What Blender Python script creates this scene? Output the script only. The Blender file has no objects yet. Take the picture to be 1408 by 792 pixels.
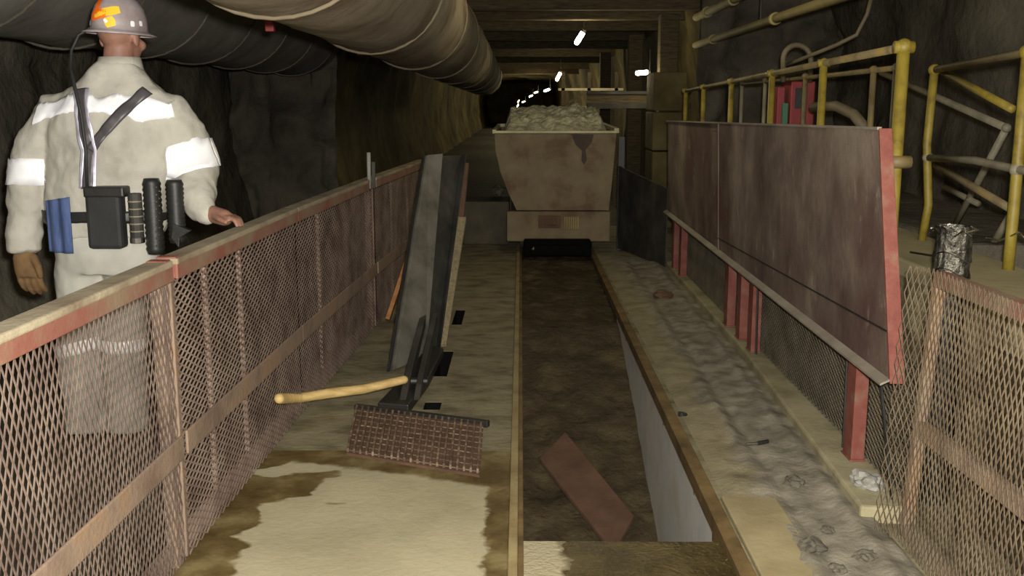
import bpy, bmesh, math, random
from mathutils import Vector, Matrix, noise
random.seed(7)
PI = math.pi
V = Vector
SC = bpy.context.scene
COL = SC.collection

# ------------------------------------------------------------------ camera
F = 1380.0
PITCH = math.atan(254 / F)
YAW = math.atan(12 / F * math.cos(PITCH))
EYE = V((0, 0, 1.5))
cd = bpy.data.cameras.new('camera'); cam = bpy.data.objects.new('camera', cd); COL.objects.link(cam)
cam.location = EYE
cam.rotation_euler = (PI / 2 - PITCH, 0, YAW)
cd.sensor_width = 36; cd.lens = 36 * F / 1408; cd.clip_start = .02; cd.clip_end = 300
SC.camera = cam

def at(px, py, x=None, y=None, z=None):
    """photo pixel -> point on the world plane x=, y= or z="""
    u = (px - 704) / F; v = -(py - 396) / F
    d = V((u, math.cos(PITCH) + v * math.sin(PITCH), -math.sin(PITCH) + v * math.cos(PITCH)))
    d = Matrix.Rotation(YAW, 3, 'Z') @ d
    t = ((x - EYE.x) / d.x) if x is not None else ((y - EYE.y) / d.y) if y is not None else ((z - EYE.z) / d.z)
    return EYE + d * t

# ------------------------------------------------------------------ materials
def lin(r, g, b):
    f = lambda c: (c / 255 / 12.92) if c / 255 <= .04045 else ((c / 255 + .055) / 1.055) ** 2.4
    return (f(r), f(g), f(b), 1)

class NT:
    def __init__(s, name):
        s.m = bpy.data.materials.new(name); s.m.use_nodes = True
        s.t = s.m.node_tree; s.b = s.t.nodes['Principled BSDF']
    def n(s, typ, **kw):
        n = s.t.nodes.new(typ)
        for k, v in kw.items(): setattr(n, k, v)
        return n
    def l(s, a, b): s.t.links.new(a, b)
    def math(s, op, a, b=None, c=None):
        n = s.n('ShaderNodeMath', operation=op)
        for i, q in enumerate((a, b, c)):
            if q is None: continue
            if isinstance(q, (int, float)): n.inputs[i].default_value = q
            else: s.l(q, n.inputs[i])
        return n.outputs[0]
    def noise(s, scale, detail=6, rough=.6, stretch=None, vec=None):
        tc = vec
        if tc is None:
            g = s.n('ShaderNodeNewGeometry'); tc = g.outputs['Position']
        if stretch:
            mp = s.n('ShaderNodeMapping'); mp.inputs['Scale'].default_value = stretch
            s.l(tc, mp.inputs['Vector']); tc = mp.outputs[0]
        n = s.n('ShaderNodeTexNoise'); n.inputs['Scale'].default_value = scale
        n.inputs['Detail'].default_value = detail; n.inputs['Roughness'].default_value = rough
        s.l(tc, n.inputs['Vector'])
        return n.outputs['Fac']
    def ramp(s, fac, stops):
        r = s.n('ShaderNodeValToRGB'); e = r.color_ramp.elements
        while len(e) < len(stops): e.new(.5)
        for k, (p, c) in zip(e, stops): k.position = p; k.color = c
        s.l(fac, r.inputs[0]); return r.outputs[0]
    def mix(s, fac, a, b):
        n = s.n('ShaderNodeMix', data_type='RGBA')
        if isinstance(fac, (int, float)): n.inputs[0].default_value = fac
        else: s.l(fac, n.inputs[0])
        for i, q in ((6, a), (7, b)):
            if isinstance(q, tuple): n.inputs[i].default_value = q
            else: s.l(q, n.inputs[i])
        return n.outputs[2]
    def bump(s, fac, strength=.4, dist=.01):
        b = s.n('ShaderNodeBump'); b.inputs['Strength'].default_value = strength; b.inputs['Distance'].default_value = dist
        s.l(fac, b.inputs['Height']); s.l(b.outputs[0], s.b.inputs['Normal'])

def wear(name, cols, scale=6, rough=.8, metal=0, bump=.4, bdist=.008, bscale=None, stretch=None, spread=.18, spec=None):
    """two or three colours mottled by noise over a bumpy surface"""
    t = NT(name)
    f = t.noise(scale, stretch=stretch)
    k = len(cols)
    stops = [(.5 + spread * (2 * i / (k - 1) - 1), c) for i, c in enumerate(cols)] if k > 1 else [(0, cols[0]), (1, cols[0])]
    t.l(t.ramp(f, stops), t.b.inputs['Base Color'])
    t.b.inputs['Roughness'].default_value = rough; t.b.inputs['Metallic'].default_value = metal
    if spec is not None: t.b.inputs['Specular IOR Level'].default_value = spec
    if bump: t.bump(t.noise(bscale or scale * 5, stretch=stretch), bump, bdist)
    return t.m

def flat(name, c, rough=.6, metal=0, spec=None):
    t = NT(name); t.b.inputs['Base Color'].default_value = c
    t.b.inputs['Roughness'].default_value = rough; t.b.inputs['Metallic'].default_value = metal
    if spec is not None: t.b.inputs['Specular IOR Level'].default_value = spec
    return t.m

def glow(name, c, s):
    t = NT(name); t.b.inputs['Base Color'].default_value = c
    t.b.inputs['Emission Color'].default_value = c; t.b.inputs['Emission Strength'].default_value = s
    return t.m

M = {}
M['rock'] = wear('rock', [lin(74, 70, 61), lin(94, 89, 78), lin(112, 106, 92)], 1.6, .95, bump=.9, bdist=.04, bscale=7, spec=.1)
M['rock_far'] = wear('rock_far', [lin(70, 62, 40), lin(100, 90, 60), lin(122, 112, 76)], 1.3, .9, bump=.8, bdist=.03, bscale=6, spec=.2)
M['timber'] = wear('timber', [lin(62, 54, 40), lin(98, 87, 66)], 5, .85, stretch=(1, 8, 8), bump=.5, spec=.2)
M['duct'] = wear('duct', [lin(98, 82, 64), lin(126, 116, 100), lin(142, 133, 118)], 2.0, .85, bump=.35, bdist=.02, bscale=9, spec=.15)
M['duct_hoop'] = wear('duct_hoop', [lin(92, 80, 62), lin(124, 112, 90)], 5, .85, bump=.2)
M['duct_dark'] = wear('duct_dark', [lin(112, 108, 100), lin(132, 127, 118)], 3, .8, bump=.3, bdist=.02, bscale=6, spec=.2)
M['rust_rail'] = wear('rust_rail', [lin(118, 100, 80), lin(144, 131, 108), lin(164, 153, 128)], 4, .85, bump=.5, bdist=.006, bscale=40)
M['mesh_rust'] = wear('mesh_rust', [lin(104, 82, 74), lin(134, 112, 100), lin(150, 130, 116)], 7, .8, bump=0, spec=.2)
M['mesh_near'] = wear('mesh_near', [lin(84, 69, 62), lin(106, 91, 82), lin(122, 107, 96)], 7, .8, bump=0, spec=.2)
M['mesh_mid'] = wear('mesh_mid', [lin(100, 82, 74), lin(128, 110, 99), lin(146, 129, 116)], 7, .8, bump=0, spec=.2)
M['mesh_right'] = wear('mesh_right', [lin(82, 70, 56), lin(108, 94, 76), lin(124, 111, 90)], 7, .8, bump=0, spec=.2)
M['mesh_dark'] = wear('mesh_dark', [lin(84, 78, 66), lin(112, 104, 88)], 5, .8, bump=0, spec=.2)
M['red_steel'] = wear('red_steel', [lin(104, 50, 42), lin(122, 66, 55), lin(124, 96, 76)], 13, .7, bump=.4, bdist=.004, bscale=50, spread=.22)
M['red_rail'] = wear('red_rail', [lin(128, 110, 88), lin(128, 94, 76), lin(126, 70, 58)], 5, .8, bump=.4, bdist=.004, bscale=50, spread=.16)
M['red_bright'] = wear('red_bright', [lin(120, 34, 36), lin(138, 46, 46)], 5, .55, bump=.1)
M['yellow'] = wear('yellow', [lin(92, 74, 32), lin(126, 110, 36), lin(140, 124, 50)], 12, .55, bump=.3, bdist=.003, bscale=60, spread=.22)
M['yellow_worn'] = wear('yellow_worn', [lin(92, 76, 46), lin(110, 98, 68), lin(130, 108, 50)], 8, .6, bump=.3, bdist=.003, bscale=60)
M['pipe_grey'] = wear('pipe_grey', [lin(104, 98, 80), lin(140, 132, 110)], 7, .6, bump=.2)
M['pipe_tan'] = wear('pipe_tan', [lin(150, 138, 92), lin(178, 166, 118)], 3, .7, bump=.2)
def panel_mat():
    t = NT('panel')
    base = t.ramp(t.noise(1.9, 8, .62, stretch=(1, 1.1, .8)), [(.34, lin(84, 66, 60)), (.5, lin(112, 97, 87)), (.66, lin(146, 133, 118))])
    rust = t.ramp(t.noise(1.1, 3), [(.52, (0, 0, 0, 1)), (.68, (.7, .7, .7, 1))])
    base = t.mix(rust, base, lin(84, 58, 54))
    fl = t.ramp(t.noise(7, 9, .72, stretch=(1, 1.3, .7)), [(.58, (0, 0, 0, 1)), (.70, (.55, .55, .55, 1))])
    t.l(t.mix(fl, base, lin(178, 168, 152)), t.b.inputs['Base Color'])
    t.b.inputs['Roughness'].default_value = .6
    t.bump(t.noise(20), .5, .006)
    return t.m
M['panel'] = panel_mat()
M['panel_lip'] = wear('panel_lip', [lin(120, 110, 98), lin(150, 142, 128)], 5, .6, bump=.3)
M['black'] = wear('black', [lin(26, 26, 25), lin(40, 39, 36)], 9, .5, bump=.15)
M['black_soft'] = wear('black_soft', [lin(30, 31, 31), lin(40, 41, 41)], 9, .75, bump=.1)
M['socket'] = flat('socket', lin(9, 9, 8), .9, spec=.1)  # near-black: painted shade inside the deck sockets, and the coupler's own black
M['steel_dark'] = wear('steel_dark', [lin(34, 32, 29), lin(48, 46, 41), lin(66, 64, 58)], 4, .7, bump=.4, bscale=20, spread=.16)
M['steel_mottled'] = wear('steel_mottled', [lin(64, 60, 52), lin(92, 88, 78), lin(108, 104, 94)], 5, .7, bump=.4, bscale=25)
M['steel_pale'] = wear('steel_pale', [lin(196, 196, 190), lin(216, 214, 206), lin(206, 200, 182)], 2.5, .7, bump=.25, bscale=20)
M['rail_brown'] = wear('rail_brown', [lin(84, 68, 42), lin(108, 88, 56), lin(128, 106, 68)], 6, .7, bump=.4, bscale=30, spec=.3)
M['rail_pale'] = wear('rail_pale', [lin(128, 110, 72), lin(160, 146, 104)], 5, .7, bump=.3, bscale=30)
M['wood_orange'] = wear('wood_orange', [lin(140, 92, 52), lin(172, 120, 70)], 6, .8, stretch=(6, 1, 6), bump=.3)
M['wood_pole'] = wear('wood_pole', [lin(168, 138, 84), lin(206, 178, 118)], 7, .7, stretch=(1, 6, 6), bump=.2)
M['wood_grey'] = wear('wood_grey', [lin(118, 108, 82), lin(150, 138, 106)], 7, .8, stretch=(6, 6, 1), bump=.3)
M['rust_plate'] = wear('rust_plate', [lin(76, 54, 40), lin(98, 72, 54)], 6, .85, bump=.5, bscale=25)
M['grate'] = wear('grate', [lin(80, 62, 46), lin(104, 84, 66), lin(142, 122, 98)], 22, .7, bump=.5, bscale=60, spread=.14)
M['car'] = wear('car', [lin(92, 72, 54), lin(112, 97, 74), lin(120, 108, 82)], 3.2, .8, bump=.4, bscale=14, spread=.14)
M['car_rim'] = wear('car_rim', [lin(170, 158, 122), lin(204, 194, 158)], 6, .75, bump=.2)
M['car_stain'] = wear('car_stain', [lin(56, 47, 40), lin(74, 60, 50)], 8, .8, bump=.3)
M['ore'] = wear('ore', [lin(150, 144, 110), lin(190, 184, 148), lin(216, 210, 178)], 9, .95, bump=.8, bdist=.03, bscale=20)
M['pit_mud'] = wear('pit_mud', [lin(54, 46, 32), lin(70, 60, 43), lin(88, 77, 56)], 5, .65, bump=.8, bdist=.03, bscale=16, spec=.25)
M['pit_wall'] = wear('pit_wall', [lin(60, 54, 42), lin(84, 76, 58)], 4, .8, bump=.6, bscale=18)
M['mud_deck'] = wear('mud_deck', [lin(104, 96, 74), lin(132, 124, 98), lin(146, 138, 112)], 5, .85, bump=.5, bdist=.01, bscale=22, stretch=(.9, 1.3, 1), spread=.16, spec=.2)
M['grit'] = wear('grit', [lin(112, 104, 86), lin(142, 136, 118), lin(164, 156, 132)], 6, .9, bump=.6, bdist=.012, bscale=40, spread=.15, spec=.2)
M['kerb'] = wear('kerb', [lin(126, 118, 92), lin(154, 146, 116), lin(168, 160, 130)], 4, .85, bump=.5, bscale=24, spec=.2)
def ledge_mat():
    t = NT('ledge')
    g = t.n('ShaderNodeNewGeometry'); s = t.n('ShaderNodeSeparateXYZ'); t.l(g.outputs['Position'], s.inputs[0])
    d = t.math('SUBTRACT', .96, s.outputs[0])
    d = t.math('ADD', d, t.math('MULTIPLY', t.math('SUBTRACT', t.noise(2.6, 5), .5), .42))
    k = t.ramp(d, [(.0, (0, 0, 0, 1)), (.07, (1, 1, 1, 1))])
    pale = t.ramp(t.noise(5), [(.34, lin(128, 120, 94)), (.62, lin(152, 143, 114))])
    muck = t.ramp(t.noise(8), [(.34, lin(112, 106, 92)), (.5, lin(136, 130, 115)), (.68, lin(160, 153, 136))])
    t.l(t.mix(k, muck, pale), t.b.inputs['Base Color'])
    t.b.inputs['Roughness'].default_value = .9; t.b.inputs['Specular IOR Level'].default_value = .2
    t.bump(t.noise(45), .5, .01)
    return t.m
M['ledge'] = ledge_mat()
M['pale_patch'] = wear('pale_patch', [lin(142, 129, 96), lin(166, 153, 118)], 4, .8, bump=.3, bscale=20, spec=.2)
M['concrete'] = wear('concrete', [lin(104, 95, 72), lin(134, 124, 96), lin(150, 140, 110)], 3, .9, bump=.7, bdist=.02, bscale=14, spec=.2)
M['concrete_top'] = wear('concrete_top', [lin(150, 140, 106), lin(172, 162, 126)], 3, .9, bump=.3, bscale=20, spec=.2)
M['lump'] = wear('lump', [lin(70, 66, 56), lin(104, 98, 84)], 14, .9, bump=.6, bscale=40)
M['paper'] = wear('paper', [lin(128, 126, 118), lin(156, 154, 146)], 8, .7, bump=.2)
M['shirt'] = wear('shirt', [lin(160, 156, 144), lin(178, 174, 162), lin(186, 182, 170)], 5, .9, bump=.5, bdist=.02, bscale=7, spec=.1)
M['trousers'] = wear('trousers', [lin(168, 166, 156), lin(184, 182, 172)], 4, .9, bump=.3, bdist=.01, bscale=9, spec=.1)
M['skin'] = wear('skin', [lin(128, 90, 75), lin(152, 112, 94)], 12, .6, bump=.1)
M['glove'] = wear('glove', [lin(92, 68, 40), lin(122, 94, 60)], 10, .85, bump=.3)
M['hat'] = wear('hat', [lin(146, 132, 130), lin(178, 168, 168)], 9, .35, bump=.1, bdist=.002)
M['blue'] = wear('blue', [lin(50, 66, 106), lin(84, 102, 146)], 9, .85, stretch=(3, 3, .6), bump=.4)
M['retro'] = flat('retro', (.98, .98, 1, 1), .45, 0)
M['retro'].node_tree.nodes['Principled BSDF'].inputs['IOR'].default_value = 2.2   # glass-bead cloth
M['retro_strap'] = flat('retro_strap', lin(214, 210, 224), .5, .7)
M['strap_dark'] = flat('strap_dark', lin(84, 80, 82), .45, .3)
M['retro_orange'] = flat('retro_orange', (1, .17, .01, 1), .5, 0)
M['retro_yellow'] = flat('retro_yellow', (1, .58, .03, 1), .5, 0)
M['chrome'] = flat('chrome', lin(200, 200, 196), .22, 1)
M['foil'] = wear('foil', [lin(30, 30, 28), lin(140, 136, 124)], 20, .25, .8, bump=1, bdist=.02, bscale=25)
M['rubber'] = flat('rubber', lin(38, 38, 36), .6)
M['hose'] = wear('hose', [lin(92, 82, 62), lin(120, 108, 82)], 8, .6, bump=.1)
M['lamp_white'] = glow('lamp_white', (1, .97, .86, 1), 14)
M['lamp_warm'] = glow('lamp_warm', (1, .80, .46, 1), 9)
M['green'] = flat('green', lin(60, 110, 84), .6)

def floor_mat():
    """concrete slab: dry pale patch, brown and wet along its edges"""
    t = NT('slab')
    g = t.n('ShaderNodeNewGeometry'); s = t.n('ShaderNodeSeparateXYZ'); t.l(g.outputs['Position'], s.inputs[0])
    x, y = s.outputs[0], s.outputs[1]
    n1 = t.noise(2.3, 3, .5, stretch=(.8, 1.7, 1)); n2 = t.noise(18, 3)
    a = t.math('ADD', x, .90)
    b = t.math('SUBTRACT', -.10, x)
    c = t.math('SUBTRACT', t.math('SUBTRACT', 3.80, t.math('MULTIPLY', x, .34)), y)
    d = t.math('ADD', t.math('MULTIPLY', a, .8), t.math('MULTIPLY', t.math('SUBTRACT', n1, .47), 1.35))
    d = t.math('MINIMUM', d, t.math('ADD', t.math('MULTIPLY', b, 2.0), t.math('MULTIPLY', t.math('SUBTRACT', t.noise(7, 3), .5), .22)))
    d = t.math('MINIMUM', d, t.math('ADD', c, t.math('MULTIPLY', t.math('SUBTRACT', t.noise(4, 2), .5), .12)))
    d = t.math('ADD', d, t.math('MULTIPLY', t.math('SUBTRACT', n2, .5), .05))
    dry = t.ramp(d, [(.035, (0, 0, 0, 1)), (.07, (1, 1, 1, 1))])
    fine = t.noise(2.2)
    pale = t.ramp(fine, [(.35, lin(160, 152, 122)), (.62, lin(178, 169, 138))])
    wet = t.ramp(t.noise(5), [(.35, lin(80, 64, 34)), (.5, lin(102, 86, 52)), (.66, lin(132, 118, 80))])
    t.l(t.mix(dry, wet, pale), t.b.inputs['Base Color'])
    r = t.math('ADD', .5, t.math('MULTIPLY', dry, .42)); t.l(r, t.b.inputs['Roughness'])
    t.b.inputs['Specular IOR Level'].default_value = .3
    t.bump(t.noise(30), .35, .008)
    return t.m
M['slab'] = floor_mat()

def wet_mat():
    t = NT('wet_slab')
    g = t.n('ShaderNodeNewGeometry'); s = t.n('ShaderNodeSeparateXYZ'); t.l(g.outputs['Position'], s.inputs[0])
    d = t.math('SUBTRACT', .15, s.outputs[0])
    d = t.math('ADD', d, t.math('MULTIPLY', t.math('SUBTRACT', t.noise(5, 3), .5), .30))
    dry = t.ramp(d, [(.0, (0, 0, 0, 1)), (.03, (1, 1, 1, 1))])
    wet = t.ramp(t.noise(5), [(.38, lin(54, 44, 20)), (.62, lin(78, 66, 36))])
    t.l(t.mix(dry, wet, lin(168, 158, 128)), t.b.inputs['Base Color'])
    r = t.math('ADD', .16, t.math('MULTIPLY', dry, .7)); t.l(r, t.b.inputs['Roughness'])
    t.bump(t.noise(60, 3), .6, .010)
    return t.m
M['wet_slab'] = wet_mat()

# ------------------------------------------------------------------ mesh building
class B:
    """collects shapes in world space; build() links them as ONE object"""
    def __init__(s): s.bm = bmesh.new()
    def quad(s, *p): s.bm.faces.new([s.bm.verts.new(q) for q in p])
    def box(s, lo, hi, mat=None):
        c = (V(lo) + V(hi)) / 2; d = V(hi) - V(lo)
        m = Matrix.Translation(c) @ Matrix.Diagonal((d.x, d.y, d.z, 1))
        if mat: m = mat @ m
        bmesh.ops.create_cube(s.bm, size=1, matrix=m); return s
    def bar(s, p, q, w, h, up=V((0, 0, 1))):
        p, q = V(p), V(q); d = (q - p); L = d.length; d.normalize()
        if abs(d.dot(up)) > .98: up = V((0, 1, 0))
        r = d.cross(up).normalized(); u = r.cross(d)
        m = Matrix((r, d, u)).transposed().to_4x4(); m.translation = (p + q) / 2
        bmesh.ops.create_cube(s.bm, size=1, matrix=m @ Matrix.Diagonal((w, L, h, 1))); return s
    def tube(s, pts, r, n=10, cap=True, round_ends=False):
        pts = [V(p) for p in pts]; rs = r if isinstance(r, (list, tuple)) else [r] * len(pts)
        if round_ends:
            d0 = (pts[0] - pts[1]).normalized(); d1 = (pts[-1] - pts[-2]).normalized()
            pts = [pts[0] + d0 * rs[0] * .85, pts[0] + d0 * rs[0] * .5] + pts + [pts[-1] + d1 * rs[-1] * .5, pts[-1] + d1 * rs[-1] * .85]
            rs = [rs[0] * .4, rs[0] * .82] + list(rs) + [rs[-1] * .82, rs[-1] * .4]
        rings = []; prev = None
        for i, p in enumerate(pts):
            d = (pts[min(i + 1, len(pts) - 1)] - pts[max(i - 1, 0)]).normalized()
            if prev is None:
                a = V((0, 0, 1)) if abs(d.z) < .9 else V((1, 0, 0)); prev = d.cross(a).normalized()
            u = (prev - d * prev.dot(d)).normalized(); w = d.cross(u); prev = u
            rings.append([s.bm.verts.new(p + (u * math.cos(k * 2 * PI / n) + w * math.sin(k * 2 * PI / n)) * rs[i]) for k in range(n)])
        s.skin(rings, cap); return s
    def skin(s, rings, cap=True):
        n = len(rings[0])
        for a, b in zip(rings, rings[1:]):
            for k in range(n): s.bm.faces.new((a[k], a[(k + 1) % n], b[(k + 1) % n], b[k]))
        if cap: s.bm.faces.new(rings[0][::-1]); s.bm.faces.new(rings[-1])
    def loft(s, rings, n=24, cap=True, power=2.0):
        """rings: (x, y, z, rx, ry[, tilt about y])"""
        out = []
        for q in rings:
            x, y, z, rx, ry = q[:5]; R = []
            for k in range(n):
                a = 2 * PI * k / n; ca, sa = math.cos(a), math.sin(a)
                e = 2 / power
                vx = rx * math.copysign(abs(ca) ** e, ca); vy = ry * math.copysign(abs(sa) ** e, sa)
                R.append(s.bm.verts.new((x + vx, y + vy, z)))
            out.append(R)
        s.skin(out, cap); return s
    def ball(s, c, r, sc=(1, 1, 1), sub=2):
        bmesh.ops.create_icosphere(s.bm, subdivisions=sub, radius=r, matrix=Matrix.Translation(V(c)) @ Matrix.Diagonal((*sc, 1))); return s
    def prism(s, poly, axis, a, b):
        """polygon in the two other axes, swept along axis from a to b"""
        def P(u, v, w): return {'x': (w, u, v), 'y': (u, w, v), 'z': (u, v, w)}[axis]
        A = [s.bm.verts.new(P(u, v, a)) for u, v in poly]; Bv = [s.bm.verts.new(P(u, v, b)) for u, v in poly]
        s.skin([A, Bv]); return s
    def grid(s, fn, nu, nv):
        vs = [[s.bm.verts.new(fn(i / nu, j / nv)) for j in range(nv + 1)] for i in range(nu + 1)]
        for i in range(nu):
            for j in range(nv): s.bm.faces.new((vs[i][j], vs[i + 1][j], vs[i + 1][j + 1], vs[i][j + 1]))
        return s
    def build(s, name, mat, parent=None, smooth=False, bevel=0, mods=None, recalc=True):
        bm = s.bm
        if recalc: bmesh.ops.recalc_face_normals(bm, faces=bm.faces[:])
        if parent is not None: off = world_loc(parent)
        else:
            xs = [v.co.x for v in bm.verts]; ys = [v.co.y for v in bm.verts]; zs = [v.co.z for v in bm.verts]
            off = V(((min(xs) + max(xs)) / 2, (min(ys) + max(ys)) / 2, min(zs)))
        bmesh.ops.translate(bm, verts=bm.verts[:], vec=-off)
        me = bpy.data.meshes.new(name); bm.to_mesh(me); bm.free()
        o = bpy.data.objects.new(name, me); COL.objects.link(o)
        if parent is not None: o.parent = parent
        else: o.location = off
        me.materials.append(M[mat] if isinstance(mat, str) else mat)
        if smooth: me.shade_smooth()
        if bevel:
            m = o.modifiers.new('bevel', 'BEVEL'); m.width = bevel; m.segments = 2; m.limit_method = 'ANGLE'
        for (typ, kw) in (mods or []):
            m = o.modifiers.new(typ.lower(), typ)
            for k, v in kw.items(): setattr(m, k, v)
        return o

def world_loc(o):
    p = V((0, 0, 0))
    while o is not None: p = p + o.location; o = o.parent
    return p

def tag(o, label=None, cat=None, group=None, kind=None):
    if label: o['label'] = label
    if cat: o['category'] = cat
    if group: o['group'] = group
    if kind: o['kind'] = kind
    return o

def thing(name, loc, label, cat, group=None):
    o = bpy.data.objects.new(name, None); COL.objects.link(o); o.location = loc; o.empty_display_size = .1
    return tag(o, label, cat, group)

def struct(b, name, mat, **kw): return tag(b.build(name, mat, **kw), kind='structure')

def copy_tree(o, parent=None):
    c = o.copy(); COL.objects.link(c)
    if parent is not None: c.parent = parent
    for ch in list(o.children): copy_tree(ch, c)
    return c

def fbm(p, s, o=4): return noise.fractal(V(p) * s, 1.0, 2.0, o, noise_basis='PERLIN_ORIGINAL')

# ================================================================== THE SETTING
Y0, YM, YE = -3.0, 12.5, 78.0
XL, XR = -3.3, 3.6
def wall_side(x, y0, y1, z1, sgn, amp, ny, nz):
    def fn(u, v):
        y = y0 + (y1 - y0) * u; z = -.1 + (z1 + .1) * v
        bulge = .25 * math.sin(PI * v)
        q = fbm((x, y, z), .8) * amp + fbm((x, y, z), 3) * amp * .25
        return (x + sgn * (bulge + q), y, z)
    return B().grid(fn, ny, nz)
struct(wall_side(XL, Y0, YM, 3.35, -1, .18, 110, 26), 'wall_left', 'rock', smooth=True)
struct(wall_side(XR, Y0, YM, 3.35, 1, .2, 110, 26), 'wall_right', 'rock', smooth=True)
struct(wall_side(-2.3, YM, YE, 2.95, -1, .12, 200, 14), 'wall_left.001', 'rock_far', smooth=True)
struct(wall_side(2.2, YM, YE, 2.95, 1, .10, 200, 14), 'wall_right.001', 'rock_far', smooth=True)
def ceil(x0, x1, y0, y1, z, rise, nx, ny):
    def fn(u, v):
        x = x0 + (x1 - x0) * u; y = y0 + (y1 - y0) * v
        return (x, y, z + rise * math.sin(PI * u) + .12 * fbm((x, y, z), .9) + .04 * fbm((x, y, z), 3))
    return B().grid(fn, nx, ny)
struct(ceil(XL - .3, XR + .3, Y0, YM + .1, 3.25, .35, 34, 80), 'ceiling', 'rock', smooth=True)
struct(ceil(-2.6, 2.6, YM, YE, 2.85, .2, 24, 200), 'ceiling.001', 'rock_far', smooth=True)
b = B()   # rock shoulders where the wide chamber narrows to the haulage drift
for x0, x1 in ((XL - .5, -2.25), (2.15, XR + .5)):
    b.grid(lambda u, v, x0=x0, x1=x1: (x0 + (x1 - x0) * u, YM - .1 + .3 * fbm((x0 + u * 3, 0, v * 4), 1.1) + .1 * fbm((x0 + u * 3, 2, v * 4), 4), -.1 + 3.6 * v), 24, 50)
struct(b, 'wall_far', 'rock', smooth=True)
struct(B().box((-2.8, YE - .2, -.1), (2.8, YE, 3.3)), 'wall_far.001', 'rock_far')

# floors ------------------------------------------------------------
def holed(x0, x1, y0, y1, z, th, holes):
    xs = sorted({x0, x1, *[h[0] for h in holes], *[h[1] for h in holes]}); ys = sorted({y0, y1, *[h[2] for h in holes], *[h[3] for h in holes]})
    b = B()
    for i in range(len(xs) - 1):
        for j in range(len(ys) - 1):
            cx = (xs[i] + xs[i + 1]) / 2; cy = (ys[j] + ys[j + 1]) / 2
            if any(h[0] < cx < h[1] and h[2] < cy < h[3] for h in holes): continue
            b.box((xs[i], ys[j], z - th), (xs[i + 1], ys[j + 1], z))
    bmesh.ops.remove_doubles(b.bm, verts=b.bm.verts[:], dist=1e-5)
    seen = {}
    for f in b.bm.faces: seen.setdefault(tuple(round(c, 4) for c in f.calc_center_median()), []).append(f)
    bmesh.ops.delete(b.bm, geom=[f for fs in seen.values() if len(fs) > 1 for f in fs], context='FACES')
    return b
struct(B().box((-1.2, Y0, -1.2), (-.04, 4.2, 0)), 'floor', 'slab')
HOLES = [(-.485, -.40, 4.80, 4.93), (-.50, -.41, 5.42, 6.0), (-.475, -.405, 6.75, 7.25)]
struct(holed(-1.2, -.04, 4.2, YM, 0, 1.2, HOLES), 'floor.001', 'mud_deck')
struct(B().box((-.04, Y0, -.95), (.72, 3.32, -.012)), 'floor.002', 'wet_slab', bevel=.015)
struct(B().box((-3.6, Y0, -1.2), (-1.2, YM, .08)), 'floor.003', 'pit_wall')
struct(B().box((.765, Y0, -1.2), (4, YM, -.004)), 'floor.004', 'mud_deck')
for (hx0, hx1, hy0, hy1) in HOLES:   # steel socket linings in the deck, coloured near-black for the shade inside
    b = B().box((hx0 - .004, hy0 - .004, -.30), (hx1 + .004, hy1 + .004, -.28))
    for lo, hi in (((hx0 - .002, hy0, -.3), (hx0 + .004, hy1, -.002)), ((hx1 - .004, hy0, -.3), (hx1 + .002, hy1, -.002)), ((hx0, hy0 - .002, -.3), (hx1, hy0 + .004, -.002)), ((hx0, hy1 - .004, -.3), (hx1, hy1 + .002, -.002))): b.box(lo, hi)
    struct(b, 'floor_socket', 'socket')
def gritfn(u, v):
    y = 2.2 + 7.6 * v; x = .79 + .52 * u + (.0 if y < 3.5 else .03 * (y - 3.5) / 2.4) * u
    h = .016 + .014 * max(0, fbm((x, y, 0), 2.2)) + .006 * fbm((x, y, 3), 7)
    h += .018 * math.exp(-((u - .33) / .05) ** 2) * (.6 + .4 * math.sin(y * 3)) - .010 * math.exp(-((u - .45) / .04) ** 2) + .016 * math.exp(-((u - .8) / .06) ** 2)
    edge = min(1, u * 8, (1 - u) * 20)
    return (x, y, max(-.02, h * edge - .004))
struct(B().grid(gritfn, 40, 300), 'floor.009', 'ledge', smooth=True)
struct(B().box((-2.6, YM, -1.2), (2.6, YE, 0.0)), 'floor.005', 'pit_wall')
# the pit -----------------------------------------------------------
def pitz(y):
    if y > 7.1: return -.1 + .06 * min(1, (y - 7.1) / 2.2)
    if y > 4.7: return -.1 - .68 * (7.1 - y) / 2.4
    return -.78
struct(B().grid(lambda u, v: (-.05 + .82 * u, 3.2 + 9.4 * v, pitz(3.2 + 9.4 * v) + .03 * fbm((u * .8, v * 9.4, 0), 3) + .012 * fbm((u * .8, v * 9.4, 5), 12)), 28, 240), 'floor.006', 'pit_mud', smooth=True)
# pale steel liner on the right pit wall
t = thing('pit_liner_plate', (.72, 5.3, -.8), 'pale grey steel plate lining the right wall of the open pit', 'plate')
b = B().prism([(3.46, -.02), (7.3, -.02), (7.3, -.16), (4.7, -.86), (3.46, -.86)], 'x', .715, .764); b.build('plate', 'steel_pale', t, bevel=.004)
for y in (3.9, 4.8, 5.7, 6.6): B().ball((.715, y, -.07), .011, (.5, 1, 1), 1).build('bolt_head', 'rail_brown', t)
t = thing('pit_edge_rail', (.74, 6, 0), 'rusty brown steel angle along the right edge of the pit', 'rail')
B().box((.712, Y0, -.004), (.757, YM, .018)).build('top_flange', 'rail_brown', t, bevel=.004)
B().box((.704, Y0, -.075), (.714, 3.46, .016)).box((.704, 3.46, -.045), (.714, YM, .016)).build('web', 'rail_brown', t)
t = thing('pit_edge_rail', (-.02, 6, 0), 'pale worn steel angle along the left edge of the pit', 'rail')
B().box((-.040, Y0, -.02), (-.008, YM, .022)).build('top_flange', 'rail_pale', t, bevel=.004)
B().box((-.008, Y0, -1.0), (.012, YM, .012)).build('web', 'rail_brown', t, bevel=.003)

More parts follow.
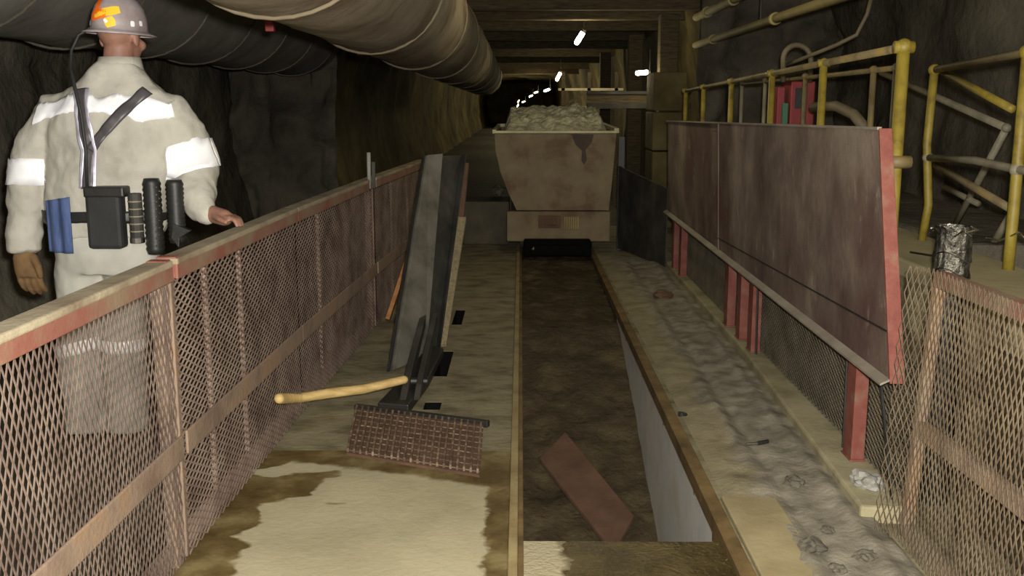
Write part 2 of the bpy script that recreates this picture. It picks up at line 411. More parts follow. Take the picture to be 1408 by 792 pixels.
# ledge (low concrete kerb) under the right-hand fence
b = B(); b.prism([(1.24, 3.46), (1.33, 5.9), (1.36, YM), (1.50, YM), (1.44, 3.44)], 'z', -.02, .058)
struct(b, 'trim_1', 'kerb', bevel=.012)
b = B(); b.prism([(.772, 1.5), (.772, 3.66), (.98, 3.64), (1.0, 1.5)], 'z', -.02, .017)
struct(b, 'trim_2', 'pale_patch', bevel=.006)
# low block step beside the car
b = B().box((-.62, 10.7, 0), (-.12, 11.3, .47)).box((-1.2, 10.9, 0), (-.62, 11.4, .5))
struct(b, 'trim_3', 'pit_wall', bevel=.02)
# raised concrete platform on the right
def rough_front(u, v):
    y = 3.0 + 6.8 * u; z = -.02 + .82 * v
    return (1.70 + .05 * fbm((0, y, z), 4) + (.06 * (1 - v)), y, z)
b = B().grid(rough_front, 110, 22)
b.box((1.78, 3.02, -.02), (2.08, 9.78, .76))
struct(b, 'wall_right.002', 'concrete')
b = B().prism([(1.69, 3.0), (1.69, 9.8), (2.14, 9.8), (2.10, 3.0)], 'z', .74, .822)
struct(b, 'floor.007', 'concrete_top', bevel=.012)

# roof timbers in the far drift
k = 4
for y in (12.6, 14.1, 16.2, 18.6, 21.5, 25, 29, 34, 40):
    b = B().box((-2.3, y, 2.62), (2.3, y + .22, 2.84)); struct(b, f'trim_{k}', 'timber', bevel=.015); k += 1
for y in (13.2, 17.0, 23):   # timber props on the right of the drift
    b = B().box((1.78, y, 0), (2.02, y + .24, 2.62)); struct(b, f'trim_{k}', 'timber', bevel=.015); k += 1
# block pillar right behind the car
b = B()
for i in range(4): b.box((1.58 + .006 * (i % 2), 12.2, .47 * i), (1.98, 12.9, .47 * i + .455))
struct(b, f'trim_{k}', 'rock_far', bevel=.015)

# ================================================================== expanded metal
def expanded(b, p0, p1, h0, h1, slope=V((0, 0, 0)), lwd=.058, swd=.0138, w=.0056, th=.002, tilt=.55, clip=None, vert=False):
    """diamond mesh in the upright plane through p0-p1, heights h0..h1; slope = shift per metre of height"""
    p0, p1 = V((*p0, 0)), V((*p1, 0)); d = p1 - p0; L = d.length; d.normalize(); nrm = d.cross(V((0, 0, 1)))
    n = int(L / (lwd / 2)); rows = int((h1 - h0) / swd)
    up = (V((0, 0, 1)) + slope).normalized()
    if vert:                   # long way of the diamonds upright
        cols = int(L / swd); m = int((h1 - h0) / (lwd / 2))
        A = (d * math.cos(tilt) + nrm * math.sin(tilt)) * w / 2; Bn = (nrm * math.cos(tilt) - d * math.sin(tilt)) * th / 2
        for q_ in range(cols):
            prev = None
            for i in range(m + 1):
                z = h0 + i * lwd / 2
                c = p0 + d * ((q_ + .5) * swd + (swd / 2 if (i + q_) % 2 else -swd / 2) * .86) + V((0, 0, z)) + slope * z
                if clip: c = clip(c)
                ring = [b.bm.verts.new(c + s1 * A + s2 * Bn) for s1, s2 in ((1, 1), (1, -1), (-1, -1), (-1, 1))]
                if prev:
                    for q in range(4): b.bm.faces.new((prev[q], prev[(q + 1) % 4], ring[(q + 1) % 4], ring[q]))
                prev = ring
        return b
    A = (up * math.cos(tilt) + nrm * math.sin(tilt)) * w / 2; Bn = (nrm * math.cos(tilt) - up * math.sin(tilt)) * th / 2
    for r in range(rows):
        prev = None
        for i in range(n + 1):
            z = h0 + (r + .5) * swd + (swd / 2 if (i + r) % 2 else -swd / 2) * .86
            c = p0 + d * (i * lwd / 2) + V((0, 0, z)) + slope * z
            if clip: c = clip(c)
            ring = [b.bm.verts.new(c + s1 * A + s2 * Bn) for s1, s2 in ((1, 1), (1, -1), (-1, -1), (-1, 1))]
            if prev:
                for q in range(4): b.bm.faces.new((prev[q], prev[(q + 1) % 4], ring[(q + 1) % 4], ring[q]))
            prev = ring
    return b

# ---------------------------------------------------------------- left mesh fence, three panels end to end
LF = [(-1.165, .6), (-1.125, 3.10), (-1.125, 3.14), (-1.085, 4.72), (-1.0, 6.66), (-.99, 6.7), (-.865, 8.85)]
def fence_panel(pts, label, inter, vert=False):
    p0 = pts[0]; t = thing('mesh_fence_panel', (p0[0], p0[1], 0), label, 'fence', 'mesh fence panels along the walkway')
    b = B()
    for a, c in zip(pts, pts[1:]):
        b.bar((a[0], a[1], 1.005), (c[0], c[1], 1.005), .075, .022)
    b.build('top_rail', 'rust_rail', t, bevel=.006)
    b = B()
    for a, c in zip(pts, pts[1:]): b.bar((a[0] + .030, a[1], .974), (c[0] + .030, c[1], .974), .010, .05)
    b.build('rail_lip', 'red_rail', t, bevel=.003)
    b = B()
    for a, c in zip(pts, pts[1:]): b.bar((a[0] + .030, a[1], .405), (c[0] + .030, c[1], .405), .010, .080)
    b.build('mid_rail', 'mid_rail' if 'mid_rail' in M else 'rust_rail', t, bevel=.004)
    b = B()
    for a, c in zip(pts, pts[1:]): b.bar((a[0] - .015, a[1], .05), (c[0] - .015, c[1], .05), .03, .06)
    b.build('bottom_rail', 'mesh_rust', t)
    b = B()
    for a, c in zip(pts, pts[1:]): expanded(b, (a[0] + .018, a[1]), (c[0] + .018, c[1]), .012, .975, vert=vert, w=.0050 if vert else .0066, lwd=.064 if vert else .058, swd=.0146 if vert else .0138, tilt=0 if vert else -.22)
    b.build('expanded_mesh', 'mesh_near' if vert else 'mesh_mid', t, recalc=False)
    for (x, y) in (pts[0], pts[-1]):
        s = .03 if (x, y) == pts[0] else -.03
        B().box((x - .03, y + s * .8 - .019, 0), (x + .008, y + s * .8 + .019, 1.0)).build('post', 'mid_rail' if y < 3.2 else 'mesh_rust', t, bevel=.004)
        if 3 < y < 3.3: B().box((x - .034, y + s * .8 - .022, .95), (x + .03, y + s * .8 + .022, 1.02)).build('red_cap', 'red_steel', t, bevel=.004)
    for (x, y) in inter:
        B().box((x - .03, y - .007, .02), (x - .012, y + .007, .98)).build('upright_bar', 'mesh_rust', t)
    return t
M['mid_rail'] = wear('mid_rail', [lin(112, 92, 78), lin(136, 116, 98), lin(150, 114, 78)], 4, .85, bump=.4, bscale=40)
fence_panel([(-1.165, .5), (-1.125, 3.10)], 'near panel of rusty diamond mesh fence in front of the worker', [(-1.15, 1.6)], vert=True)
fence_panel([(-1.125, 3.14), (-1.085, 4.72), (-1.0, 6.64)], 'middle panel of rusty diamond mesh fence, with the wooden pole at its foot', [(-1.117, 3.55), (-1.105, 3.95), (-1.06, 5.3)])
fence_panel([(-.996, 6.70), (-.865, 8.85)], 'far panel of rusty diamond mesh fence, ending behind the leaning steel channel', [(-.95, 7.5), (-.91, 8.2)])
p = at(514, 247, x=-.945)
t = thing('marker_rod', (p.x - .03, p.y, 1.0), 'short white rod standing up from the left fence rail', 'rod')
B().tube([(p.x - .03, p.y, .96), (p.x - .03, p.y, 1.19)], .013, 8).build('rod', 'paper', t, smooth=True)
B().bar((p.x + .0, p.y, .96), (p.x + .0, p.y, 1.13), .02, .02).build('clip', 'steel_dark', t)

# ---------------------------------------------------------------- leaning steel channel, board, poles, grate on the left deck
A0, B0 = V((-.735, 5.5, .01)), V((-.51, 5.95, .02))
A1, B1 = at(585, 214, y=6.45), at(635, 214, y=6.8)
t = thing('steel_channel', (A0 + B0) / 2, 'tall dark steel channel standing tilted beside the left fence', 'channel')
nrm = (B0 - A0).cross(A1 - A0).normalized()
if nrm.y > 0: nrm = -nrm
def slab4(b, q, n, th):
    A = [b.bm.verts.new(V(p)) for p in q]; C = [b.bm.verts.new(V(p) - n * th) for p in q]; b.skin([A, C]); return b
slab4(B(), (A0, B0, B1, A1), nrm, .012).build('web', 'steel_dark', t, bevel=.003)
d0, d1 = (B0 - A0) * .60, (B1 - A1) * .28
slab4(B(), (A0 + nrm * .02, A0 + d0 + nrm * .055, A1 + d1 + nrm * .055, A1 + nrm * .02), nrm, .02).build('left_flange', 'steel_mottled', t, bevel=.003)
slab4(B(), (B0 + nrm * .05 - d0 * .12, B0 + nrm * .0, B1, B1 + nrm * .05 - d1 * .12), (B0 - A0).normalized(), .012).build('right_flange', 'steel_dark', t, bevel=.002)
B().tube([A0 - V((.012, .01, 0)), A1 - V((.012, .01, 0))], .008, 6).build('edge_rod', 'black', t)
# prop behind it carries the tilt
B().bar((-.74, 7.5, .0), (A1 + B1) / 2 - V((0, -.02, .25)), .05, .05).build('prop', 'steel_dark', t)
q = [(-.70, 4.74), (-.545, 4.70), (-.49, 5.2), (-.46, 5.85), (-.56, 5.95), (-.62, 5.3)]
B().prism(q, 'z', .004, .055).build('hinge_plate', 'black', t, bevel=.006)
for xa, xb in ((-.60, -.565), (-.53, -.50)): B().prism([(4.78, .055), (5.0, .12), (5.9, .26), (5.9, .2), (5.1, .055)], 'x', xa, xb).build('hinge_arm', 'steel_dark', t, bevel=.004)
B().tube([(-.62, 5.02, .085), (-.48, 5.02, .085)], .02, 10).build('hinge_pin', 'black', t)
p0 = at(606, 478, z=.02); p1 = at(633, 300, y=7.1); p2 = at(640, 225, y=7.3)
t = thing('timber_strip', p0, 'pale narrow timber strip leaning along the right side of the dark channel', 'timber')
B().bar(p0 + V((-.01, .06, 0)), p1, .085, .03).build('strip', 'wood_grey', t, bevel=.004)
B().bar(p1, p2, .05, .026).build('rusty_end', 'rust_plate', t)
p0, p1 = V((-.915, 6.75, .03)), at(572, 322, x=-.73)
t = B().bar(p0, p1, .03, .16, up=V((0, .3, 1))).build('plank', 'wood_orange', bevel=.004)
tag(t, 'orange-brown plank leaning between the left fence and the dark channel', 'plank')
b = B().tube([at(384, 548, x=-1.03), at(410, 548, y=4.72), at(450, 541, y=4.76), at(500, 535, y=4.8), at(556, 522, y=4.86)], [.023, .025, .025, .024, .021], 12, round_ends=True)
tag(b.build('wooden_pole', 'wood_pole', smooth=True), 'yellowish wooden pole lying from the left fence to the foot of the dark channel', 'pole')
# ribbed grate
G = [V((-.755, 4.14, .0)), V((-.165, 3.88, .0)), V((-.17, 4.42, .035)), V((-.80, 4.68, .035))]
t = thing('ribbed_grate', (G[0] + G[2]) / 2, 'rusty ribbed steel grate lying on the deck before the foot of the dark channel', 'grate')
def gp(u, v, h=0): return G[0].lerp(G[1], u).lerp(G[3].lerp(G[2], u), v) + V((0, 0, h))
slab4(B(), (gp(0, 0, .012), gp(1, 0, .012), gp(1, 1, .012), gp(0, 1, .012)), V((0, 0, 1)), .014).build('plate', 'rust_plate', t)
b = B()
for i in range(21): b.bar(gp(.015 + i * .0485, .02, .02), gp(.015 + i * .0485, .98, .02), .009, .022)
for j in range(9): b.bar(gp(0, .05 + j * .11, .012), gp(1, .05 + j * .11, .012), .004, .008)
b.build('ribs', 'grate', t)
B().bar(gp(-.0, 1.02, .012), gp(1.04, 1.04, .012), .03, .03).build('back_shadow_bar', 'black', t, bevel=.004)  # bar at the far lip, black to draw the shadow line along it

# ---------------------------------------------------------------- steel wing panel on the right
PX = 1.30
c = [at(1209, 178, x=1.285), at(1224, 526, x=1.315), at(917, 290, x=1.315), at(917, 167, x=1.285)]   # near top, near bottom, far bottom, far top
t = thing('wing_panel', (1.3, 6, .53), 'long dark steel splash panel mounted in front of the right mesh screen', 'panel')
sTop = c[0].lerp(c[3], .56); sBot = c[1].lerp(c[2], .57)
n = V((-1, 0, 0))
def sheet(q): return slab4(B(), q, n, .012)
sheet((c[0], c[1], sBot, sTop)).build('sheet', 'panel', t, bevel=.002)
sheet((sTop + V((.016, .0, 0)), sBot + V((.016, .0, 0)), c[2] + V((.010, 0, 0)), c[3] + V((.010, 0, 0)))).build('sheet', 'panel', t, bevel=.002)
B().bar(sTop + V((-.002, 0, 0)), sBot + V((-.002, 0, 0)), .008, .03).build('seam_strip', 'panel', t, bevel=.002)
def bent(bz, k): return c[1].lerp(c[2], k) + V((0, 0, bz))
slab4(B(), (bent(.012, .0) + V((-.002, 0, 0)), bent(0, 0) + V((-.035, 0, -.004)), bent(0, 1) + V((-.035, 0, -.004)), bent(.012, 1) + V((-.002, 0, 0))), V((0, 0, 1)), .008).build('bottom_lip', 'panel_lip', t)
B().bar(c[1].lerp(c[0], .20) + V((-.0, 0, 0)), sBot.lerp(sTop, .10) + V((0, 0, 0)), .008, .006).build('crease', 'black', t)
q = (c[0] + V((-.002, -.006, .004)), c[1] + V((-.002, -.006, -.004)), c[1] + V((.052, -.006, -.004)), c[0] + V((.044, -.006, .004)))
slab4(B(), q, V((0, -1, 0)), .014).build('end_angle', 'red_steel', t, bevel=.002)
b = B()
for z in (.0, 1.0):
    a = c[0].lerp(c[1], .04 if z == 0 else .9); e = c[3].lerp(c[2], .04 if z == 0 else .9)
    b.bar(a + V((.026, .02, 0)), e + V((.026, 0, 0)), .02, .05)
b.build('stiffener', 'red_steel', t)
b = B().bar(c[0] + V((.0, .0, .004)), c[3] + V((0, 0, .004)), .016, .010); b.build('top_edge', 'panel_lip', t)

# red posts + mesh screen behind the panel
t = thing('mesh_screen', (1.38, 6.2, .058), 'low diamond mesh screen with red posts under the dark splash panel', 'screen')
b = B(); expanded(b, (1.415, 3.47), (1.415, 3.95), .07, .60, w=.007); expanded(b, (1.415, 3.95), (1.415, 9.2), .07, .97, w=.007); b.build('expanded_mesh', 'mesh_dark', t, recalc=False)
for (x, y) in ((1.362, 3.98), (1.362, 5.80), (1.362, 6.12), (1.362, 6.50), (1.362, 8.85), (1.362, 8.45)):
    b = B()
    b.box((x - .008, y - .052, .058), (x + .004, y + .052, 1.25)); b.box((x, y - .052, .058), (x + .046, y - .044, 1.25)); b.box((x, y + .044, .058), (x + .046, y + .052, 1.25))
    b.box((x - .014, y - .06, .058), (x + .05, y + .06, .066))
    b.build('post', 'red_steel', t, bevel=.002)
B().bar((1.43, 3.97, .97), (1.43, 9.2, .97), .03, .04).build('top_rail', 'mesh_dark', t)
for a_, c_ in (((1.375, 3.86, .75), (1.375, 3.52, .06)), ((1.375, 4.12, .75), (1.375, 4.09, .06)), ((1.375, 5.74, .62), (1.375, 5.70, .06))): B().tube([a_, c_], .007, 6).build('tie_rod', 'black', t)
# dark sheet continuing the screen back to the car
P0, P1 = V((1.34, 9.12, 0)), V((1.01, 10.35, 0))
t = thing('side_screen', (1.2, 9.6, 0), 'low dark screen between the splash panel and the loaded car', 'screen')
slab4(B(), (P0 + V((0, 0, .02)), P1 + V((0, 0, .02)), P1 + V((0, 0, .87)), P0 + V((0, 0, .74))), V((1, .2, 0)), .012).build('sheet', 'steel_dark', t)
B().box((1.0, 10.33, 0), (1.06, 10.39, 1.16)).build('post', 'black', t)

# ---------------------------------------------------------------- mesh gate panel on the right, leaning
GY0, GY1 = 3.33, 1.2
gs = V((.055, 0, 0))           # lean per metre of height
def gpt(y, z, dx=0): return V((1.345 + .055 * z + dx, y, z))
t = thing('mesh_gate_panel', (1.30, 2.3, 0), 'rusty mesh-covered panel leaning at the near right, red along its top', 'fence')
B().bar(gpt(GY0, 0, .012), gpt(GY0, .93, .012), .035, .04).build('post', 'mid_rail', t, bevel=.004)
B().bar(gpt(GY1, 0, .012), gpt(GY1, .93, .012), .04, .045).build('post', 'rust_rail', t, bevel=.004)
B().bar(gpt(GY0, .92, .012), gpt(GY1, .95, .012), .05, .05).build('top_rail', 'red_rail', t, bevel=.004)
B().bar(gpt(GY0, .40, .012), gpt(GY1, .44, .012), .04, .055).build('mid_rail', 'mid_rail', t, bevel=.004)
B().bar(gpt(GY0, .03, .012), gpt(GY1, .03, .012), .04, .05).build('bottom_rail', 'rust_rail', t, bevel=.004)
def curl(p):                   # the cut edge of the mesh curls out past the post
    k = p.y - (GY0 - .02)
    j = .006 * fbm((p.y * 2, p.z * 3, 1), 2)
    q = V((p.x + j, p.y, p.z))
    if k > 0: q.x -= k * .55; q.y -= k * .62
    return q
b = B(); expanded(b, (1.318, GY0 + .10), (1.318, GY1), .0, .965, slope=gs, w=.0050, swd=.0150, lwd=.062, tilt=0, vert=True, clip=curl); b.build('expanded_mesh', 'mesh_right', t, recalc=False)

# black stub post wrapped in shiny tape, behind that panel
x, y = 1.585, 3.66
t = thing('wrapped_post', (x, y, 0), 'black stub post with shiny crumpled wrapping on top, behind the right mesh', 'post')
b = B(); b.tube([(x, y, 0), (x, y, 1.03)], .058, 20); b.build('pipe', 'black', t, smooth=False)
b = B()
def wrap(u, v):
    a = 2 * PI * u; z = .80 + .26 * v
    r = .062 + .007 * fbm((math.cos(a) * 2, math.sin(a) * 2, z * 8), 2.3)
    return (x + r * math.cos(a), y + r * math.sin(a), z)
b.grid(wrap, 48, 24); b.build('shiny_wrap', 'foil', t, smooth=True)
b = B()
for i in range(9):
    a = i * .7; b.tube([(x + .06 * math.cos(a), y + .06 * math.sin(a), 1.02 + .02 * (i % 3)), (x + .075 * math.cos(a + .5), y + .075 * math.sin(a + .5), 1.05), (x + .08 * math.cos(a + .9), y + .08 * math.sin(a + .9), 1.03 + .02 * (i % 2))], .003, 5)
for i in range(3):
    b.tube([(x + .066 * math.cos(a2), y + .066 * math.sin(a2), .83 + .06 * i + .02 * math.sin(a2 * 2)) for a2 in [k * 2 * PI / 24 for k in range(25)]], .003, 5)
b.build('wire_ties', 'chrome', t)
# broken concrete + strut behind the mesh
b = B()
for (lo, hi) in (((1.5, 2.3, .55), (1.68, 3.3, .60)), ((1.5, 2.2, .25), (1.68, 3.35, .30))): b.box(lo, hi)
for y_ in (2.35, 3.3): b.box((1.52, y_ - .03, 0), (1.58, y_ + .03, .6))
for i in range(4): b.box((1.60, 1.9, .02 + .17 * i), (1.64, 3.5 - .04 * i, .17 + .17 * i))
tag(b.build('timber_rack', 'timber', bevel=.008), 'dark timber framing behind the right mesh panel, below the concrete platform', 'frame')

# ---------------------------------------------------------------- yellow railings
def knob(b, p, r): b.ball(p, r, (1, 1, 1), 2)
def rail_line(name, label, posts, x, rails, mat, zb, zt, rr=.0185, offs=0):
    t = thing(name, (x, posts[0], zb(posts[0])), label, 'railing')
    for i, y in enumerate(posts):
        rp = rr * (1.35 if i == 0 else 1.05)
        b = B().tube([(x, y, zb(y)), (x, y, zt(y))], rp, 12); o = b.build('post', mat, t, smooth=True)
        b = B(); knob(b, (x, y, zt(y)), rp * 1.4); b.tube([(x - rp * 1.5, y, zt(y)), (x + rp * 1.5, y, zt(y))], rp * 1.0, 10)
        b.build('fitting', mat, o, smooth=True)
    for dz in rails:
        B().tube([(x, posts[0], zt(posts[0]) - dz), (x, posts[-1], zt(posts[-1]) - dz)], rr * .9, 10).build('rail', 'yellow_worn', t, smooth=True)
    return t
zt = lambda y: 1.716 - .02 * (y - 4.05)
t = rail_line('handrail', 'yellow pipe handrail behind the dark splash panel, its end post thickest', [4.05, 5.10, 6.13, 7.3, 8.4, 9.3], 1.5, [0.0], 'yellow', lambda y: .056, zt)
b = B().tube([(1.46, 4.03, 1.27), (1.55, 4.03, 1.27)], .026, 10).ball((1.5, 4.05, 1.27), .036); b.build('clamp', 'yellow_worn', t, smooth=True)
t = thing('guard_rail', (2.02, 4.6, .822), 'yellow braced guardrail on the concrete platform at the right edge', 'railing')
for (y, zt_, wob) in ((4.12, 1.70, 0), (5.03, 1.66, .02)):
    B().tube([(2.02, y, .82), (2.02 + wob, y, 1.0), (2.02 - wob * .5, y, 1.3), (2.02, y, zt_)], .023 if y < 4.5 else .020, 12).ball((2.02, y, zt_), .034 if y < 4.5 else .03).build('post', 'yellow', t, smooth=True)
B().tube([(2.02, 3.0, 1.74), (2.02, 4.12, 1.70), (2.02, 5.03, 1.66)], .018, 10).build('top_rail', 'yellow_worn', t, smooth=True)
B().tube([(2.02, 3.0, 1.24), (2.02, 4.1, 1.235), (2.02, 4.5, 1.25), (2.02, 5.03, 1.235)], .018, 10).ball((2.02, 4.12, 1.235), .032).ball((2.02, 5.03, 1.235), .028).build('mid_rail', 'pipe_grey', t, smooth=True)
B().tube([(2.05, 5.0, 1.65), at(1392, 150, x=2.08)], .018, 8).build('brace', 'yellow', t, smooth=True)
B().tube([(2.05, 5.0, 1.20), at(1388, 286, x=2.08)], .018, 8).build('brace', 'yellow_worn', t, smooth=True)
t = thing('guard_rail', (2.05, 6.6, .822), 'thin dull yellow guardrail behind the handrail, beside the red housing', 'railing')
for y, m in ((5.62, 'pipe_grey'), (5.98, 'yellow_worn'), (7.4, 'yellow_worn'), (8.6, 'pipe_grey'), (9.5, 'pipe_grey')):
    B().tube([(2.05, y, .80), (2.05, y, 1.69)], .018, 10).ball((2.05, y, 1.69), .027).build('post', m, t, smooth=True)
B().tube([(2.05, 5.62, 1.69), (2.05, 9.5, 1.67)], .015, 8).build('top_rail', 'yellow_worn', t, smooth=True)
# grey bent handrail further right
t = thing('stair_rail', (2.7, 6, .8), 'grey pipe stair rail sloping down behind the braced guardrail', 'railing')
p = [at(1212, 100, x=2.62), at(1384, 176, x=2.62), at(1312, 312, x=2.62)]
B().tube(p[:2], .022, 8).ball(p[1], .026).build('rail', 'pipe_grey', t, smooth=True)
B().tube(p[1:], .020, 8).build('post', 'pipe_grey', t, smooth=True)
B().tube([at(1396, 286, x=2.5), at(1355, 352, x=2.5)], .020, 8).build('brace', 'pipe_grey', t, smooth=True)
B().tube([at(1300, 258, x=2.62), at(1345, 280, x=2.62)], .018, 8).build('brace', 'pipe_grey', t, smooth=True)
b = B().box((2.3, 5.2, .3), (3.2, 8.5, .78))
struct(b, 'floor.008', 'rock', bevel=.03)
# wire on the platform
b = B().tube([(1.78, 4.55, .832), (1.80, 4.3, .85), (1.76, 4.1, .838), (1.675, 3.95, .835), (1.62, 3.9, .55)], .005, 6)
tag(b.build('thin_cable', 'rubber', smooth=True), 'thin dark cable over the edge of the concrete platform', 'cable')
b = B().tube([(2.0, 3.72, .95), (1.99, 3.85, .975), (2.02, 3.95, .955), (2.0, 4.02, .99), (2.01, 4.10, .965), (2.02, 4.22, .93), (2.0, 4.3, .93)], .005, 6)
tag(b.build('tie_wire', 'chrome', smooth=True), 'twisted bright wire hooked round the foot of the guardrail post', 'wire')

# red housing with hose, far right of the panel
a0, a1 = at(1086, 112, y=8.0), at(1113, 168, y=8.0)
t = thing('red_housing', ((a0.x + a1.x) / 2, 8.0, .8), 'red metal housing standing behind the dark splash panel among yellow rails', 'housing')
B().box((a0.x, 7.95, .8), (a1.x + .02, 8.2, a0.z)).build('case', 'red_bright', t, bevel=.01)
B().box((a0.x + .035, 7.94, 1.46), (a0.x + .11, 7.955, a0.z - .05)).build('opening', 'black', t)
B().box((a0.x - .09, 8.0, .8), (a0.x - .03, 8.1, a0.z - .04)).build('side_bracket', 'red_bright', t, bevel=.008)
B().box((a0.x - .055, 7.96, .8), (a0.x - .015, 7.99, 1.5)).build('green_pipe', 'green', t)
h = []
for i in range(17):
    a = PI * i / 16; h.append(at(1096 - 19 * math.cos(a), 82 - 20 * math.sin(a), y=7.75))
h = [at(1077, 112, y=7.8)] + h + [at(1114, 112, y=7.85)]
tag(B().tube(h, .021, 8).build('hose', 'hose', smooth=True), 'brown hose looped upright above the red housing', 'hose')
h = [at(1200, -10, y=7.4), at(1192, 20, y=7.4), at(1178, 48, y=7.4), at(1150, 62, y=7.5), at(1120, 74, y=7.6), at(1080, 90, y=7.8)]
tag(B().tube(h, .015, 8).build('hose', 'hose', smooth=True), 'thin hose hanging in a curve from the roof above the yellow rails', 'hose')
h = [at(1118, 148, y=6.8), at(1150, 146, y=6.6), at(1175, 158, y=6.4), at(1192, 180, y=6.3)]
tag(B().tube(h, .035, 8).build('hose', 'hose', smooth=True), 'thick brown hose arching over between panel top and guardrail', 'hose')

# pipes along the right wall
def wall_pipe(z, r, label, mat, ys):
    x = 2.08; t = thing('wall_pipe', (x, 12, z), label, 'pipe', 'service pipes high on the right wall')
    B().tube([(x, Y0, z), (x, 12.3, z)], r, 14).build('pipe', mat, t, smooth=True)
    for y in ys: B().tube([(x, y - .04, z), (x, y + .04, z)], r * 1.35, 14).build('coupling', mat, t, smooth=True)
    for y in (6, 9, 12): B().tube([(x, y, z + r), (x, y, 3.3)], .010, 6).build('hanger', 'steel_dark', t)
wall_pipe(2.50, .045, 'upper service pipe hung high along the right wall', 'pipe_tan', (6.2, 10.2, 11.6))
wall_pipe(2.18, .038, 'lower service pipe hung high along the right wall', 'pipe_tan', (5.4, 8.5, 11.2))

# ---------------------------------------------------------------- ventilation ducts
def duct(name, label, x, z, r, y0, y1, seg, mat, drop=0, ringmat=None, sag=.0):
    t = thing(name, (x, y0, z), label, 'duct')
    b = B(); n = 40; rings = []
    ny = int((y1 - y0) / .12)
    for i in range(ny + 1):
        y = y0 + (y1 - y0) * i / ny; ph = ((y - y0) % seg) / seg
        rr = r * (1 - .035 * math.sin(PI * ph) ** .7)
        zc = z - drop * max(0, y - 4)
        R = []
        for k in range(n):
            a = 2 * PI * k / n
            q = rr + .014 * fbm((math.cos(a) * 2, y * 1.3, math.sin(a) * 2), 1.5) + .006 * fbm((math.cos(a) * 4, y * 3, math.sin(a) * 4), 2)
            R.append(b.bm.verts.new((x + q * math.cos(a), y, zc + q * math.sin(a))))
        rings.append(R)
    b.skin(rings, False); b.build('sleeve', mat, t, smooth=True)
    y = y0 + seg
    while y < y1:
        zc = z - drop * max(0, y - 4)
        pts = [(x + (r + .004) * math.cos(k * 2 * PI / 40), y, zc + (r + .004) * math.sin(k * 2 * PI / 40)) for k in range(41)]
        B().tube(pts, .008, 8, cap=False).build('hoop', ringmat or mat, t, smooth=True)
        y += seg
    return t
t = duct('ventilation_duct', 'big pale ventilation duct hung under the roof above the worker', -.86, 2.225, .43, -1, 24, 2.3, 'duct', .006, 'duct_hoop')
B().bar((-.88, -1, 2.68), (-.88, 24, 2.58), .05, .06).build('hanger_beam', 'steel_dark', t)
for y in (3.2, 5.6, 8, 11, 15): B().bar((-.88, y, 2.64), (-.88, y, 3.5), .02, .02).build('hanger', 'steel_dark', t)
for y, dx in ((5.25, -.40), (7.9, -.36), (9.3, -.30)):
    B().box((-.88 + dx - .022, y, 1.86), (-.88 + dx + .022, y + .04, 1.99)).build('strap_tail', 'red_bright', t, bevel=.004)
duct('ventilation_duct', 'second dark duct in shadow along the left wall behind the worker', -2.62, 2.36, .55, -1, 12.2, 1.15, 'duct_dark', 0, 'rock')

# ---------------------------------------------------------------- ore car
CX0 = 10.0
t = thing('ore_car', (.35, 11.1, 0), 'pale dusty loaded ore car standing on the track beyond the pit', 'mine car')
prof = [(-.257, 1.225), (-.25, 1.05), (-.20, .83), (-.12, .62), (-.04, .45), (.88, .45), (.905, .7), (.945, 1.23)]
b = B()
outer0 = [b.bm.verts.new((x, CX0, z)) for x, z in prof]; outer1 = [b.bm.verts.new((x, 12.15, z)) for x, z in prof]
inn = [(.35 + (x - .35) * .95, z + (.04 if z < .6 else 0)) for x, z in prof]
in0 = [b.bm.verts.new((x, CX0 + .03, z)) for x, z in inn]; in1 = [b.bm.verts.new((x, 12.12, z)) for x, z in inn]
nP = len(prof)
for k in range(nP - 1):
    b.bm.faces.new((outer0[k], outer0[k + 1], outer1[k + 1], outer1[k])); b.bm.faces.new((in0[k + 1], in0[k], in1[k], in1[k + 1]))
b.bm.faces.new(outer0); b.bm.faces.new(outer1[::-1]); b.bm.faces.new(in0[::-1]); b.bm.faces.new(in1)
b.bm.faces.new((outer0[0], outer1[0], in1[0], in0[0])); b.bm.faces.new((outer0[-1], outer1[-1], in1[-1], in0[-1])); b.bm.faces.new((outer0[0], in0[0], in0[-1], outer0[-1])); b.bm.faces.new((outer1[0], in1[0], in1[-1], outer1[-1]))
b.build('tub', 'car', t)
b = B().box((-.27, 9.975, 1.21), (.955, 10.02, 1.235)).bar((.945, 10.0, 1.235), (.945, 12.15, 1.26), .05, .05).bar((-.26, 10.0, 1.225), (-.26, 12.15, 1.24), .04, .04).bar((-.26, 12.14, 1.24), (.95, 12.14, 1.26), .04, .04)
b.build('rim', 'car_rim', t, bevel=.006)
b = B(); b.prism([(.50, 1.2), (.72, 1.2), (.70, 1.12), (.64, 1.05), (.655, .95), (.63, .9), (.60, .94), (.605, 1.04), (.54, 1.1)], 'y', 9.988, 10.002); b.build('spill_stain', 'car_stain', t)
b = B().box((-.137, 9.96, .14), (.893, 10.02, .44)).box((-.10, 10.02, .2), (.86, 12.1, .44)); b.build('frame', 'car', t, bevel=.012)
b = B().box((.18, 9.93, .28), (.40, 9.97, .40)).box((.24, 9.92, .31), (.36, 9.94, .37)); b.build('hitch_plate', 'rust_plate', t, bevel=.006)
b = B()
for i in range(7): b.tube([(.44 + i * .022, 9.945, .27), (.44 + i * .022, 9.945, .39)], .009, 8)
b.build('spring_pack', 'rail_pale', t)
b = B().box((.03, 9.80, .01), (.70, 10.1, .17)).box((.10, 9.72, .03), (.62, 9.82, .13)); b.build('coupler', 'socket', t, bevel=.02)
b = B().ball((.125, 9.72, .10), .022); b.build('coupler_bolt', 'chrome', t)
